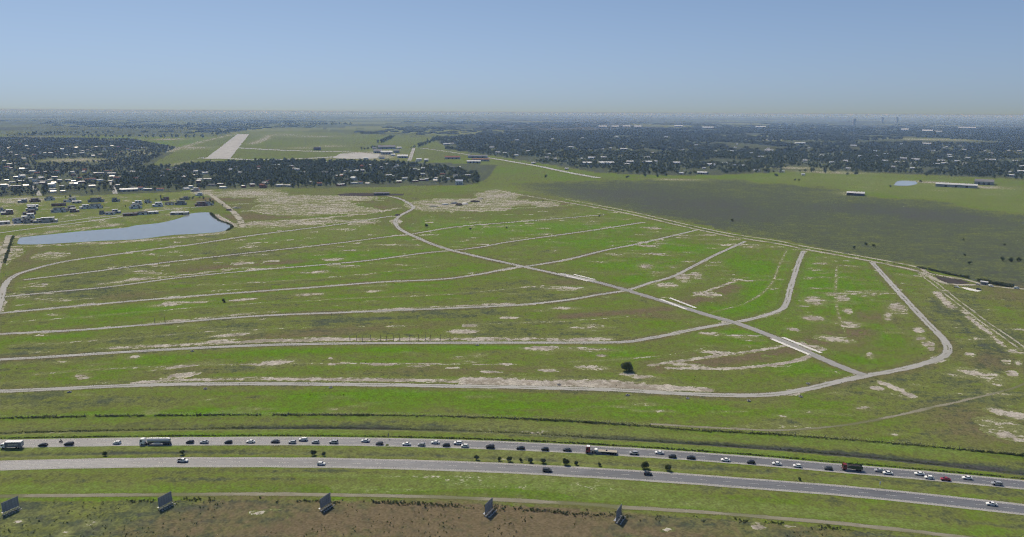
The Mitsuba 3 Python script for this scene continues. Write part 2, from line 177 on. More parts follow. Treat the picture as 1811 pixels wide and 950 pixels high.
BROWN_LINES = [([(-481.3,1173.8),(-366.3,1218.5),(-251,1312.6)], 45), ([(-586.5,1437.6),(-438.2,1464.3),(-291.9,1413.7)], 45), ([(-166.7,1332.4),(-49.1,1371.2),(79,1377)], 45), ([(101.4,478.4),(128.2,484.6),(158.8,494.7),(187.3,507.7),(221.5,526.8)], 13), ([(161.1,651.2),(187.6,672.9),(221.4,715.1)], 12), ([(209.8,523.9),(236.3,536.9),(278.7,562.8)], 13), ([(45.8,601.3),(96,614.9),(138.3,628.9)], 8), ([(-354.4,778.2),(-297.9,810),(-251.8,827.3)], 12)]
LUSH = [(e, 1.3) for e in [(-340.5,602.3,45.4,18.1,-0.51),(-261.6,469.1,49.3,17.5,-0.51),(-172.3,500.3,52.5,11.9,-0.33),(-176,874.2,75.3,29.4,-0.20),(-78.7,509.6,86.5,11.8,-0.15),(-111.1,472.6,53.7,9.2,-0.23),(-135.6,407.2,200.4,15.2,-0.32),(32.3,409.6,141.8,13.9,0.08),(125.3,743.2,24.9,26.8,0.17),(184.4,631.8,25.4,20.2,0.28),(79.3,500.8,28.5,10.1,0.16),(315.4,665,32.1,100.1,0.44),(240.9,696.5,25.1,89.7,0.33),(286.6,542.1,17.7,35.8,0.49),(252.4,489,24,12,0.48),(322.5,761.5,15.9,90.6,0.40),(-220,805.8,82.2,19.1,-0.27),(108.9,962,90.9,34.9,0.11),(64.2,1109.3,139,45.8,0.06),(138.1,815.4,38.8,25.6,0.17),(-21.3,1052.1,74.1,36.1,-0.02),(235.6,924.4,43.9,41.4,0.25),(274.6,819.1,26.1,53.7,0.32),(-305.4,631.1,35,12.8,-0.45),(176.6,554.8,27,12.7,0.31),(-340.7,545.1,52.2,10.2,-0.56),(184.3,476.3,23.4,12.1,0.37),(213.2,471.1,19.3,12.1,0.42),(18.9,516.5,83.7,8,0.04)]]
AIRFIELD = [(-1090.2,2159.7),(-1456.5,3138.7),(-2027.7,5202.8),(-2343.6,6602),(-1631,6182.1),(-852,5411.6),(-381.5,4689.4),(-166,3835.7),(-83.4,2978.1),(-293.3,2610),(-421.8,2539.3),(-621.5,2644.5),(-913.5,2498.5),(-1050.1,2253.2)]
MEADOW = [(-15.7,1800.9),(224,1892),(580.2,1963.6),(625.6,1916.4),(744.9,1680.5),(813.6,1514.4),(858.9,1394.3),(893.5,1269.3),(966,1142),(594.5,650.4),(512.7,712.3),(486.4,739),(474.6,818.2),(433.1,873.7),(366.6,996.9),(270.6,1152.3),(149.3,1406.7),(64.9,1530)]
PURPLE = [(238.5,1438.4,168.7,215.1,0.16),(339,1306.3,113,130.5,0.25),(172.1,1546.1,108.4,110.1,0.11),(670.8,1320.2,125.8,80.6,0.47),(759.7,1228.9,98.1,81.5,0.55)]
HAYFIELD = [(595.7,2017.2),(806.9,2125.5),(1067.3,2123.1),(1199.9,1717.5),(1311.1,1548.7),(985.3,1154.6),(898.6,1276.7),(864.2,1403.3),(819.2,1525),(750.5,1693.4),(630.9,1933.1)]
LOTS = [(-1074,1433.6),(-902.7,1482),(-796.1,1497.8),(-680.4,1581.1),(-623.2,1506.4),(-472.7,1249.8),(-469.1,1214.4),(-523.5,1255),(-552.5,1232),(-576.7,1108.8),(-644,1020.5),(-687.6,990.1),(-724.6,935.7)]
TOWN = [(-2781.7,3287.5),(-3422.7,4954.9),(-2316.5,4489.9),(-1538.4,3431.3),(-1128.1,2271.1),(-903.5,2470.9),(-692.7,2606.9),(-286.7,2550.5),(-49.4,2430.1),(-67.6,1890.3),(-103.3,1752.9),(-442.7,1654.3),(-685.2,1592.5),(-801.4,1508.1),(-1009.4,1436.7),(-1175.2,1296.3)]
FOREST = [(-497.3,4771.9),(-321.9,5505.8),(497.7,7028.1),(2746.3,9201.2),(7122.7,10381.1),(9546.2,9024.7),(1963.8,1826.9),(1378.6,1978.9),(1098.2,2185.7),(846.7,2232.1),(617.7,2093.3),(446.2,2044.1),(251.3,2128),(-14.1,2798.4),(-308.7,3462.6)]

def ground_height(P):
    z = np.zeros(len(P))
    for line, w, h in ((DITCH, 2.6, -1.1), (SWALE, 2.0, -.5), (HEDGE, 2.2, .35)):
        d = pdist(P, spline(line, 12)[0]); z += h * np.exp(-(d / w)**2)
    return z

def soft(P, poly, s, k=8):
    """how far inside an outline, 0 to 1, over a border of s metres"""
    return np.mean([inside(P + s * f_ * np.array([math.cos(a_), math.sin(a_)]), poly) for a_ in np.arange(k) * 2 * math.pi / k for f_ in (.35, 1.0)], axis=0)
def cover(P):
    """land cover (u, v) of points on the ground"""
    r = np.hypot(P[:, 0], P[:, 1]); Q = np.c_[P, np.zeros(len(P))]
    big, mid, sml = (meshkit.fbm(Q / s, 4, k) - .5 for s, k in ((260., 3), (70., 5), (22., 9)))
    u = np.zeros(len(P)); v = 1.42 + 1.5 * mid + 1.2 * sml + .8 * big
    dF, dN, dH, dD = (pdist(P, spline(x, 12)[0]) for x in (FARWAY, NEARWAY, HEDGE, DITCH))
    # bands between the development's streets: mown strips that follow the streets
    near_pt = r < 2600
    for e, s in LUSH: v += s * ellmask(P, e)
    for e in DRY: v -= .75 * ellmask(P, e)
    # highway verges
    cx = np.array(spline(HEDGE, 12)[0]); yh = np.interp(P[:, 0], cx[:, 0], cx[:, 1]); verge = (P[:, 1] < yh) & near_pt
    tx = np.array(spline(SOUTH_TRACK, 12)[0]); yt = np.interp(P[:, 0], tx[:, 0], tx[:, 1]); fx_ = np.array(spline(FARWAY, 12)[0]); yf = np.interp(P[:, 0], fx_[:, 0], fx_[:, 1])
    streak = meshkit.fbm(np.c_[P[:, 0] / 110, dH / 5.0, P[:, 0] * 0], 4, 55) - .5
    v = np.where(verge, 1.75 + .5 * mid + .4 * sml + 3.0 * streak, v)
    v = np.where(verge, v - .45 * np.exp(-((dN - 9) / 4.5)**2) + .35 * np.exp(-((dN - 30) / 6)**2) - .45 * np.exp(-((dD - 7) / 3.5)**2) * (P[:, 1] > yh - 22) - .6 * np.exp(-((dF - 9) / 3.0)**2) * (P[:, 1] < yf), v)
    v = np.where(verge & (P[:, 1] > yt) & (dN > 16) & (P[:, 1] < np.interp(P[:, 0], *np.array(spline(NEARWAY, 12)[0]).T)), v - .25 + 1.0 * mid, v); u = np.where(verge, np.clip(.08 + .6 * streak + .4 * mid, 0, .24), u)
    v -= 1.2 * np.exp(-(pdist(P, spline(SWALE, 12)[0]) / 2.2)**2) + 2.2 * np.exp(-(dD / 3.0)**2)
    scrub = (P[:, 1] < yt - 5) & near_pt
    v = np.where(scrub, .5 + 1.3 * mid + 1.1 * sml, v)
    # the wide meadow, the fields and towns beyond
    far = P[:, 1] > 5000
    cellx, celly = P[:, 0] / 900 + .7 * big, P[:, 1] / 1500 + .5 * big
    h = np.modf(np.abs(np.sin(np.floor(cellx) * 12.9898 + np.floor(celly) * 78.233) * 43758.5453))[0]
    v = np.where(far, -.75 + 1.1 * h + .6 * mid + .5 * (P[:, 0] < -400), v); u = np.where(far & (h > .85), .25, u)
    W_ = P + 70 * np.c_[mid, sml] * np.clip(r / 1500, .3, 1.5)[:, None]
    m = soft(W_, HAYFIELD, 130); v = v + m * (1.75 + .9 * mid - v); u = np.where(m > .5, m * (.16 + .35 * mid), u)
    m = inside(W_, MEADOW) & (P[:, 1] > np.interp(P[:, 0], *np.array(spline(EAST_B, 12)[0]).T[:, np.argsort(spline(EAST_B, 12)[0][:, 0])]) - 2); m_ = m * soft(W_, MEADOW, 90); m_ = np.where(P[:, 1] < 1150, m, m_); v = v + m_ * (.12 + .7 * mid + .5 * sml - v)
    pp = sum(ellmask(P, e) for e in PURPLE); v = v - m_ * .7 * np.clip(pp, 0, 1)
    m = inside(P, AIRFIELD); v = np.where(m, 1.05 + .7 * big + .7 * mid, v); u = np.where(m, 0, u)
    m = inside(P, TOWN) | inside(P, FOREST); v = np.where(m, -.1 + .8 * sml, v); u = np.where(m, -.15, u)
    m = inside(P, LOTS); v = np.where(m, 1.6 + 1.2 * mid, v); u = np.where(m, .2 + .7 * sml + .5 * mid, u)
    # bare earth and dry scrub
    b = np.zeros(len(P))
    for line, w in BROWN_LINES: b = np.maximum(b, .85 * np.exp(-(pdist(P, spline(line, 10)[0]) / w)**2))
    dS = np.full(len(P), 1e9)
    for line in ROADS + [SPINE, EAST_A]: dS = np.minimum(dS, pdist(P, spline(line, 14)[0]))
    fringe = np.exp(-(dS / 8.0)**2) * np.clip(1.0 + 2.6 * mid, .2, 1.3)
    for e, s in BROWN: b = np.maximum(b, s * ellmask(P, e))
    b = np.where(scrub, np.clip(b * .62 + .22 + 1.3 * mid + .5 * sml, 0, .85) * (.22 + .78 * np.clip((P[:, 0] + 185 - 90 * mid) / 70, 0, 1)), b)
    s_ = np.zeros(len(P))
    for e, s in SOIL: s_ = np.maximum(s_, s * .95 * ellmask(P, (e[0], e[1], e[2] * 1.15, e[3] * 1.15, e[4])))
    for line, w, s in SOIL_LINES:
        q = spline(line, 10)[0]; s_ = np.maximum(s_, s * 1.18 * np.exp(-(pdist(P, q) / (w * 1.15))**2))
    dev = near_pt & ~verge & (r < 1500) & ~inside(W_, MEADOW) & ~inside(P, LOTS)
    b = np.where(dev, np.maximum(b * .9, .45 * fringe), b); s_ = np.where(dev, np.maximum(s_, .46 * fringe * (sml + .5) * 1.5), s_)
    v = np.where(dev, v + 1.5 * (meshkit.fbm(np.c_[P[:, 0] / 170, dS / 6.0, P[:, 0] * 0], 3, 15) - .5) - .5 * fringe, v)
    s_ = np.where(dev, np.maximum(s_, np.clip(2.0 * (meshkit.fbm(Q / (26., 10., 1.), 4, 21) - .585 + .3 * big), 0, .48)), s_)
    s_ = np.where(scrub, np.clip(2.6 * (meshkit.fbm(Q / (16., 9., 1.), 3, 31) - .66), 0, .6), s_)
    u = np.where(s_ > .36, np.maximum(s_, u), np.where(b > .12, -b, np.maximum(u, s_)))
    return np.c_[np.clip(u, -1, 1), np.clip(v, -1, 3)]

def build_ground():
    r = [0.0, 90, 170, 225]
    while r[-1] < 80000: r.append(r[-1] + min(900.0, max(1.3, r[-1]**2 / 124000 * (1.15 if r[-1] < 3000 else 1.6))))
    r[-1] = 80000.0
    az = np.r_[np.arange(-180, -44, 4.0), np.arange(-44, 44, .125), np.arange(44, 180, 4.0)]
    az = np.radians(az); R, A = np.meshgrid(r, az, indexing='ij')
    P = np.c_[(R * np.sin(A)).ravel(), (R * np.cos(A)).ravel()]
    uv = cover(P); z = ground_height(P)
    n, m = R.shape; i = (np.arange(n - 1)[:, None] * m + np.arange(m)[None]).ravel(); j = (np.arange(n - 1)[:, None] * m + (np.arange(m)[None] + 1) % m).ravel()
    f = np.vstack([np.stack([i, i + m, j + m], 1), np.stack([i, j + m, j], 1)])
    v = np.c_[P, z]; e = v[f]; ar = np.linalg.norm(np.cross(e[:, 1] - e[:, 0], e[:, 2] - e[:, 0]), axis=1); f = f[ar > 1e-6]
    mesh = trimesh.Trimesh(v, f, process=False)
    if np.cross(e[-1, 1] - e[-1, 0], e[-1, 2] - e[-1, 0])[2] < 0: mesh.invert()
    return mesh, uv

def mat(name, kind='diffuse', col=None, **k):
    d = {'type': kind}
    if col is not None: d['base_color' if kind == 'principled' else ('diffuse_reflectance' if kind == 'roughplastic' else 'reflectance')] = col if isinstance(col, dict) else {'type': 'rgb', 'value': list(col)}
    d.update(k); scene[name] = {'type': 'twosided', 'bsdf': d}

PAL = dict(purple=(.082, .085, .081), dark=(.082, .100, .058), olive=(.142, .162, .048), green=(.116, .178, .024), lush=(.102, .202, .013),
           brown=(.150, .122, .074), straw=(.190, .205, .085), soil=(.42, .395, .345), soil2=(.28, .255, .21))
def land(p, n, uv):
    f1 = fbm(p.x * .35, p.y * .35, 0, 3); f2 = fbm(p.x * .09 + 31, p.y * .11, 0, 2); f3 = noise(p.x * 1.3, p.y * 1.3)
    f4 = fbm(p.x * .05 + 7, p.y * .28, 0, 3)
    v = uv.y + (f1 - .5) * 1.4 + (f2 - .5) * .8 + (f4 - .5) * 1.2 + (f3 - .5) * .6
    c = mix(PAL['purple'], PAL['dark'], dr.clip(v + 1, 0, 1)); c = mix(c, PAL['olive'], dr.clip(v, 0, 1))
    c = mix(c, PAL['green'], dr.clip(v - 1, 0, 1)); c = mix(c, PAL['lush'], dr.clip(v - 2, 0, 1))
    c = mix(c, PAL['straw'], dr.clip(uv.x * 2.2 + (f1 - .5) * .8 * smoothstep(.05, .3, uv.x), 0, .8))
    c = mix(c, PAL['brown'], dr.clip(-uv.x * 1.25 + (f1 - .5) * 1.2 * smoothstep(.05, .3, -uv.x), 0, 1))
    s = smoothstep(.38, .62, uv.x + ((f1 - .5) * .9 + (f4 - .5) * 1.3) * smoothstep(.08, .4, uv.x) * smoothstep(1.05, .8, uv.x) + (f3 - .5) * .25)
    c = mix(c, mix(PAL['soil2'], PAL['soil'], smoothstep(.35, .65, f2 * .5 + f1 * .5)), s)
    return c * (.64 + .72 * (.65 * f3 + .35 * f1))
mat('land', col=proc(land))
ground_mesh, ground_uv = build_ground()
def far_land(p, n, uv):
    v = uv.y + (fbm(p.x * .004, p.y * .004, 0, 2) - .5) * .8
    c = mix(PAL['purple'], PAL['dark'], dr.clip(v + 1, 0, 1)); c = mix(c, PAL['olive'], dr.clip(v, 0, 1)); c = mix(c, PAL['green'], dr.clip(v - 1, 0, 1))
    return mix(c, PAL['straw'], dr.clip(uv.x * 2.2, 0, .8))
mat('far_land', col=proc(far_land))
fr = np.hypot(*np.asarray(ground_mesh.vertices)[ground_mesh.faces][:, :, :2].mean(1).T) > 6200
far_mesh = trimesh.Trimesh(ground_mesh.vertices, ground_mesh.faces[fr], process=False); ground_mesh = trimesh.Trimesh(ground_mesh.vertices, ground_mesh.faces[~fr], process=False)
single('plain', far_mesh, 'far_land', 'distant hazy farmland plain reaching to the horizon', 'ground', kind='structure', uv=ground_uv)
single('ground', ground_mesh, 'land', 'open flat plain of grass, dry scrub and bare earth reaching to the horizon', 'ground', kind='structure', uv=ground_uv)
half = 90000.0
scene['haze'] = {'type': 'cube', 'to_world': T().translate([0, 0, (EYE + 3 - 2.5) / 2]).scale([half, half, (EYE + 3 + 2.5) / 2]), 'bsdf': {'type': 'null'}, 'interior': {'type': 'ref', 'id': 'air'}}
labels['haze'] = {'label': 'thin blue haze over the whole plain', 'category': 'haze', 'kind': 'stuff'}

# ------------------------------------------------------------------ materials
def asphalt(p, n, uv):
    f = fbm(p.x * .5, p.y * .5, 0, 3); g = noise(p.x * .05, p.y * .6)
    a = dr.abs(uv.x - .5)
    w = smoothstep(.06, .02, dr.abs(a - .12)) + smoothstep(.06, .02, dr.abs(a - .34)); patch = smoothstep(.70, .74, noise(p.x * .035 + 5, p.y * .12))
    return mix((.098, .102, .112), (.150, .154, .164), .5 * f + .4 * g) * (1 - .16 * w * noise(p.x * .02, p.y * .3)) * (1 - .22 * patch)
mat('asphalt', 'principled', proc(asphalt), roughness=.55, specular=.9)
def gravel(p, n, uv):
    f = fbm(p.x * .4, p.y * .4, 0, 3); h = noise(p.x * 1.7, p.y * 1.7)
    return mix((.27, .265, .25), (.42, .415, .395), .65 * f + .35 * h)
mat('gravel', col=proc(gravel))
def street(p, n, uv):
    f = fbm(p.x * .22, p.y * .22, 0, 3); h = noise(p.x * 1.1, p.y * 1.1); b = noise(p.x * .02, p.y * .02)
    c = mix((.29, .29, .27), (.46, .46, .44), .45 * f + .25 * h + .3 * b)
    a = dr.abs(uv.x - .5); e = smoothstep(.36, .5, a + (f - .5) * .30) + .75 * smoothstep(.12, .04, a) * smoothstep(.45, .62, noise(p.x * .09, p.y * .09))
    return mix(c, (.125, .130, .065), dr.clip(e, 0, 1) * .9)
mat('street', col=proc(street))
def grey_street(p, n, uv):
    f = fbm(p.x * .22, p.y * .22, 0, 3); h = noise(p.x * 1.1, p.y * 1.1); b = noise(p.x * .02, p.y * .02)
    c = mix((.23, .23, .22), (.38, .38, .365), .4 * f + .25 * h + .35 * b); a = dr.abs(uv.x - .5)
    return mix(c, (.125, .125, .075), smoothstep(.38, .5, a + (f - .5) * .30) * .9)
mat('grey_street', col=proc(grey_street))
def dusty(p, n, uv):
    f = fbm(p.x * .3, p.y * .3, 0, 3); g = smoothstep(.52, .7, fbm(p.x * .12 + 9, p.y * .12, 0, 2))
    return mix(mix((.30, .285, .23), (.48, .455, .39), f), (.12, .13, .055), dr.clip(g * .8 + smoothstep(.34, .5, dr.abs(uv.x - .5) + (f - .5) * .35), 0, 1) * .9)
mat('dust', col=proc(dusty))
def concrete(p, n, uv):
    f = fbm(p.x * .06, p.y * .06, 0, 3)
    return mix((.34, .34, .325), (.50, .50, .485), f)
mat('concrete', col=proc(concrete))
mat('road_paint', col=(.42, .42, .40)); mat('pale_strip', col=(.66, .65, .62))
mat('white_paint', 'principled', (.78, .78, .76), roughness=.3, clearcoat=.5)
PAINTS = {'white': (.76, .76, .75), 'silver': (.42, .43, .45), 'black': (.012, .012, .014), 'grey': (.07, .075, .08), 'red': (.16, .014, .012), 'blue': (.03, .05, .10), 'maroon': (.27, .02, .035), 'dark_green': (.02, .045, .035)}
for n_, c_ in PAINTS.items(): mat('paint_' + n_, 'principled', c_, roughness=.28, clearcoat=.6, metallic=.3 if n_ in ('silver', 'grey') else 0.)
mat('car_glass', 'principled', (.012, .014, .016), roughness=.08, specular=.6)
mat('rubber', col=(.018, .018, .018)); mat('lamp_lens', 'principled', (.7, .7, .68), roughness=.15); mat('red_lens', 'principled', (.25, .01, .01), roughness=.2)
mat('steel', 'principled', (.42, .43, .44), roughness=.4, metallic=.8); mat('dark_steel', 'principled', (.10, .105, .11), roughness=.55, metallic=.3)
mat('box_side', 'principled', (.13, .14, .18), roughness=.4); mat('tank_skin', 'principled', (.46, .47, .49), roughness=.35, metallic=.4)
mat('timber', col=(.13, .115, .09)); mat('bed_wood', col=(.42, .39, .33)); mat('bark', col=(.075, .060, .045))
for i_, (a_, b_) in enumerate((((.050, .070, .032), (.145, .165, .080)), ((.036, .056, .018), (.088, .112, .036)), ((.055, .072, .046), (.140, .155, .095)))):
    def leafy(p, n, uv, a=a_, b=b_):
        return mix(a, b, .4 * noise(p.x * .9, p.y * .9, p.z * .9) + .6 * noise(p.x * .10, p.y * .10))
    scene[f'leaf_{i_}'] = {'type': 'principledthin', 'base_color': proc(leafy), 'roughness': .7, 'diff_trans': .9, 'eta': 1.3}
mat('plaster_white', col=(.70, .69, .66)); mat('plaster_grey', col=(.30, .30, .30)); mat('plaster_sand', col=(.46, .41, .33)); mat('brick_red', col=(.26, .13, .09))
mat('roof_pale', 'principled', (.52, .52, .51), roughness=.4); mat('roof_grey', col=(.20, .20, .21)); mat('roof_tile', col=(.25, .12, .085)); mat('roof_dark', col=(.075, .075, .085)); mat('roof_blue', col=(.40, .44, .52))
mat('window_dark', 'principled', (.02, .024, .03), roughness=.1); mat('door_wood', col=(.12, .07, .04)); mat('wet_earth', col=(.07, .062, .058))
def ripple(p, n, uv): return .03 * noise(p.x * .22, p.y * .5) * (.3 + 1.4 * noise(p.x * .015, p.y * .04)) + .014 * noise(p.x * .9, p.y * 1.6)
scene['water'] = {'type': 'bumpmap', 'arbitrary': {'type': 'proc', **{k: v for k, v in proc(ripple, .2).items() if k != 'type'}}, 'scale': 1.0,
                  'bsdf': {'type': 'principled', 'base_color': {'type': 'rgb', 'value': [.165, .175, .172]}, 'roughness': .08, 'specular': .5}}

# ------------------------------------------------------------------ roads, tracks, runway, water
def lane_uv(mesh, cols, lo=0.0, hi=1.0):
    n = len(mesh.vertices) // (cols + 1); return np.c_[np.tile(np.linspace(lo, hi, cols + 1), n), np.repeat(np.arange(n), cols + 1)]
def road(base, pts, w, z, m, label, rough=.5, step=6.0):
    mesh = ribbon(pts, -w / 2, w / 2, z, step, rough, len(taken), 6)
    return single(base, mesh, m, label, 'road', kind='structure', uv=lane_uv(mesh, 6))
WHERE = ['nearest to the highway, curling up at its right end', 'second from the highway', 'third from the highway', 'fourth from the highway', 'fifth from the highway', 'sixth from the highway', 'outermost, passing the pond']
for pts, wh, w in zip(ROADS, WHERE, (6.4, 5.8, 5.2, 5.2, 4.6, 4.6, 6.2)):
    road('unpaved_street', pts, w, .05, 'street', f'pale unpaved street across the green plots, {wh}', .45)
road('main_street', SPINE[:16], 7.0, .10, 'street', 'pale winding upper part of the spine street from the dark shed to the picture centre', .5)
road('main_street', SPINE[15:], 8.4, .11, 'grey_street', 'wide grey lower part of the spine street from picture centre to the lower right', .5)
single('concrete_slab', ribbon([(51.6,771.4),(63,760.5),(79.2,742.1),(85.5,734.4)], -3.0, 3.0, .13, 4, .3), 'concrete', 'pale concrete stretch of the spine street right of the picture centre', 'road', kind='structure')
for a in ([(62.1,764.6),(82.5,739.5)], [(143.7,665.4),(159.5,629.4)], [(205.7,543.5),(220.2,505.7)]):
    for s in (-1, 1):
        single('kerb_strip', ribbon(a, s * 5.4 - 1.5, s * 5.4 + 1.5, .14, 4, .15), 'pale_strip', 'bright pale concrete gutter strip along the spine street', 'gutter', kind='structure')
road('boundary_track', EAST_A, 7.0, .05, 'dust', 'pale dirt track along the right edge of the plots', .5)
road('boundary_track', EAST_B, 5.6, .05, 'dust', 'outer pale dirt track beside the dark meadow', .6)
for s in (-2.6, 2.6):
    single('wheel_track', ribbon(TWIN, s - .9, s + .9, .05, 5, .55, int(s * 3 + 30)), 'dust', 'pale pair of wheel ruts running diagonally through the olive grass', 'track', kind='structure')
road('dirt_road', [(-696.9,999.3),(-634.3,898.1),(-587.3,821.2),(-537.4,740)], 8, .05, 'dust', 'pale dirt road at the left edge below the pond tip', 1.2)
def worn(p, n, uv):
    f = fbm(p.x * .3, p.y * .3, 0, 3); g = fbm(p.x * .03 + 3, p.y * .06, 0, 2)
    return mix(mix((.20, .19, .13), (.31, .295, .235), f), (.125, .140, .050), dr.clip(smoothstep(.40, .62, g) * .75 + smoothstep(.3, .5, dr.abs(uv.x - .5) + (f - .5) * .4), 0, 1) * .9)
mat('worn', col=proc(worn))
road('worn_path', ARC, 2.6, .04, 'worn', 'faint worn path curving through the olive grass at right', 1.4)
road('service_track', SOUTH_TRACK, 3.4, .05, 'worn', 'pale dirt track between the highway verge and the brown scrub', .5)
road('dirt_road', LOT_TRACK, 11, .08, 'dust', 'wide pale dirt road beside the right end of the pond', 1.5)
for a in LOT_ROADS: road('estate_street', a, 6.5, .09, 'street', 'pale street between the houses of the estate by the pond', .5)
road('town_road', TOWN_ROAD, 17, .25, 'concrete', 'pale road slanting down beside the distant trees', .8, 15)
for a, w in zip(TOWN_LANES, (10, 10, 16, 14)): road('town_lane', a, w, .2, 'street', 'pale lane through the distant town', .5, 15)
single('runway', ribbon(RUNWAY, -42, 42, .3, 40), 'concrete', 'pale concrete runway of the distant airfield', 'runway', kind='structure')
for a, w in ((TAXI_A, 30), (TAXI_B, 34)): single('taxiway', ribbon(a, -w / 2, w / 2, .26, 30, 2), 'concrete', 'pale taxiway of the distant airfield', 'taxiway', kind='structure')
def sheet(poly, z):
    v, f = trimesh.creation.triangulate_polygon(Polygon(poly), engine='earcut'); m = trimesh.Trimesh(np.c_[v, np.full(len(v), z)], f, process=False)
    if m.face_normals[:, 2].mean() < 0: m.invert()
    return m
single('apron', sheet([(-672.8,2756.3),(-708.5,3039.5),(-634.7,3111.5),(-541.3,3014.4),(-506.6,2771.4),(-541.3,2700.3),(-611.9,2710.7)], .28), 'concrete', 'pale concrete apron beside the airport buildings', 'apron', kind='structure')
def smooth_ring(p): q = spline(list(p) + [p[0]], 8)[0][:-1]; return q
single('pond', sheet(smooth_ring(POND), .06), 'water', 'long blue-grey pond beside the estate houses', 'pond', kind='structure')
single('pond', sheet(smooth_ring(POND2), .3), 'water', 'small distant pond in the pale green field at right', 'pond', kind='structure')

# highway: two carriageways, each asphalt with gravel shoulders, lane dashes and edge lines
for line, nm, lab in ((FARWAY, 'far', 'farther'), (NEARWAY, 'near', 'nearer')):
    wid = 7.2 if nm == 'far' else 7.6
    road('highway_shoulder', line, wid + 3.0, .04, 'gravel', f'pale gravel shoulders of the {lab} carriageway', .35)
    road('carriageway', line, wid, .06, 'asphalt', f'{lab} asphalt carriageway of the highway', 0)
    for s in (-1, 1): single('edge_line', ribbon(line, s * (wid / 2 - .35) - .08, s * (wid / 2 - .35) + .08, .075, 8), 'road_paint', f'white edge line of the {lab} carriageway', 'road marking', kind='structure')
    q, tg = spline(line, 1.0); L = np.r_[0, np.cumsum(np.linalg.norm(np.diff(q, axis=0), axis=1))]; ds = []
    for s0 in np.arange(3, L[-1] - 8, 12.0):
        a = [np.interp(s0 + k, L, q[:, 0]) for k in (0, 4.5)]; b = [np.interp(s0 + k, L, q[:, 1]) for k in (0, 4.5)]
        if abs(a[0]) < .78 * b[0]: ds.append(ribbon(list(zip(a, b)), -.09, .09, .076, 5))
    single('lane_dashes', join(*ds), 'road_paint', f'dashed white lane marking of the {lab} carriageway', 'road marking', kind='stuff')

# ------------------------------------------------------------------ vehicles
def loft_body(prof, w, belt, tuck=.30):
    """a car body: rounded side profile (x forward, z up) swept across the width, pulled in above the belt line and at the ends"""
    p = Polygon(prof).buffer(-.06).buffer(.06, quad_segs=3).simplify(.01)
    m = trimesh.creation.extrude_polygon(p, 2.0, engine='earcut'); v = np.array(m.vertices)
    x, z, y = v[:, 0], v[:, 1], v[:, 2] - 1.0
    L = np.abs(x).max(); hw = w / 2 - tuck * np.clip(z - belt, 0, None) - .16 * (np.abs(x) / L)**6
    m = trimesh.Trimesh(np.c_[x, y * hw, z], m.faces, process=False)
    if m.volume < 0: m.invert()
    return m
def wheel(x, y, r, w):
    c = tube((x, y - w / 2, r), (x, y + w / 2, r), r, n=12); return c
CAR = {  # profile, width, belt, windscreen (xb, zb, xt, zt), rear window, side windows x-range, wheels (front, rear, r)
 'sedan': ([(2.2, .28), (2.22, .6), (2.05, .80), (1.05, .95), (.35, 1.42), (-.85, 1.46), (-1.65, 1.03), (-2.1, .98), (-2.2, .72), (-2.18, .28)], 1.76, .93, (1.0, .97, .40, 1.40), (-1.60, 1.04, -.92, 1.43), (.72, .22, -.8, -1.3), (1.35, -1.32, .31)),
 'hatchback': ([(1.95, .28), (1.97, .62), (1.8, .82), (1.0, .98), (.42, 1.47), (-1.35, 1.5), (-1.85, 1.02), (-1.98, .7), (-1.95, .28)], 1.72, .95, (.95, 1.0, .46, 1.44), (-1.82, 1.04, -1.42, 1.46), (.68, .3, -1.2, -1.45), (1.2, -1.2, .30)),
 'suv': ([(2.25, .34), (2.28, .78), (2.1, .98), (1.15, 1.1), (.6, 1.66), (-1.8, 1.7), (-2.2, 1.12), (-2.28, .8), (-2.24, .34)], 1.86, 1.08, (1.1, 1.12, .64, 1.63), (-2.17, 1.14, -1.86, 1.66), (.85, .5, -1.6, -1.85), (1.4, -1.38, .36)),
 'pickup': ([(2.55, .42), (2.58, .9), (2.4, 1.06), (1.4, 1.16), (.85, 1.74), (-.5, 1.78), (-.72, 1.12), (-2.55, 1.10), (-2.6, .45)], 1.86, 1.12, (1.35, 1.18, .89, 1.71), (-.74, 1.2, -.56, 1.74), (1.1, .75, -.45, -.6), (1.6, -1.55, .38)),
 'van': ([(2.4, .34), (2.42, .85), (2.25, 1.08), (1.75, 1.25), (1.2, 1.92), (-2.3, 1.98), (-2.42, 1.2), (-2.42, .34)], 1.9, 1.2, (1.72, 1.27, 1.24, 1.88), (-2.44, 1.25, -2.36, 1.85), (1.5, 1.1, .3, .2), (1.6, -1.5, .35))}
PLY = {}
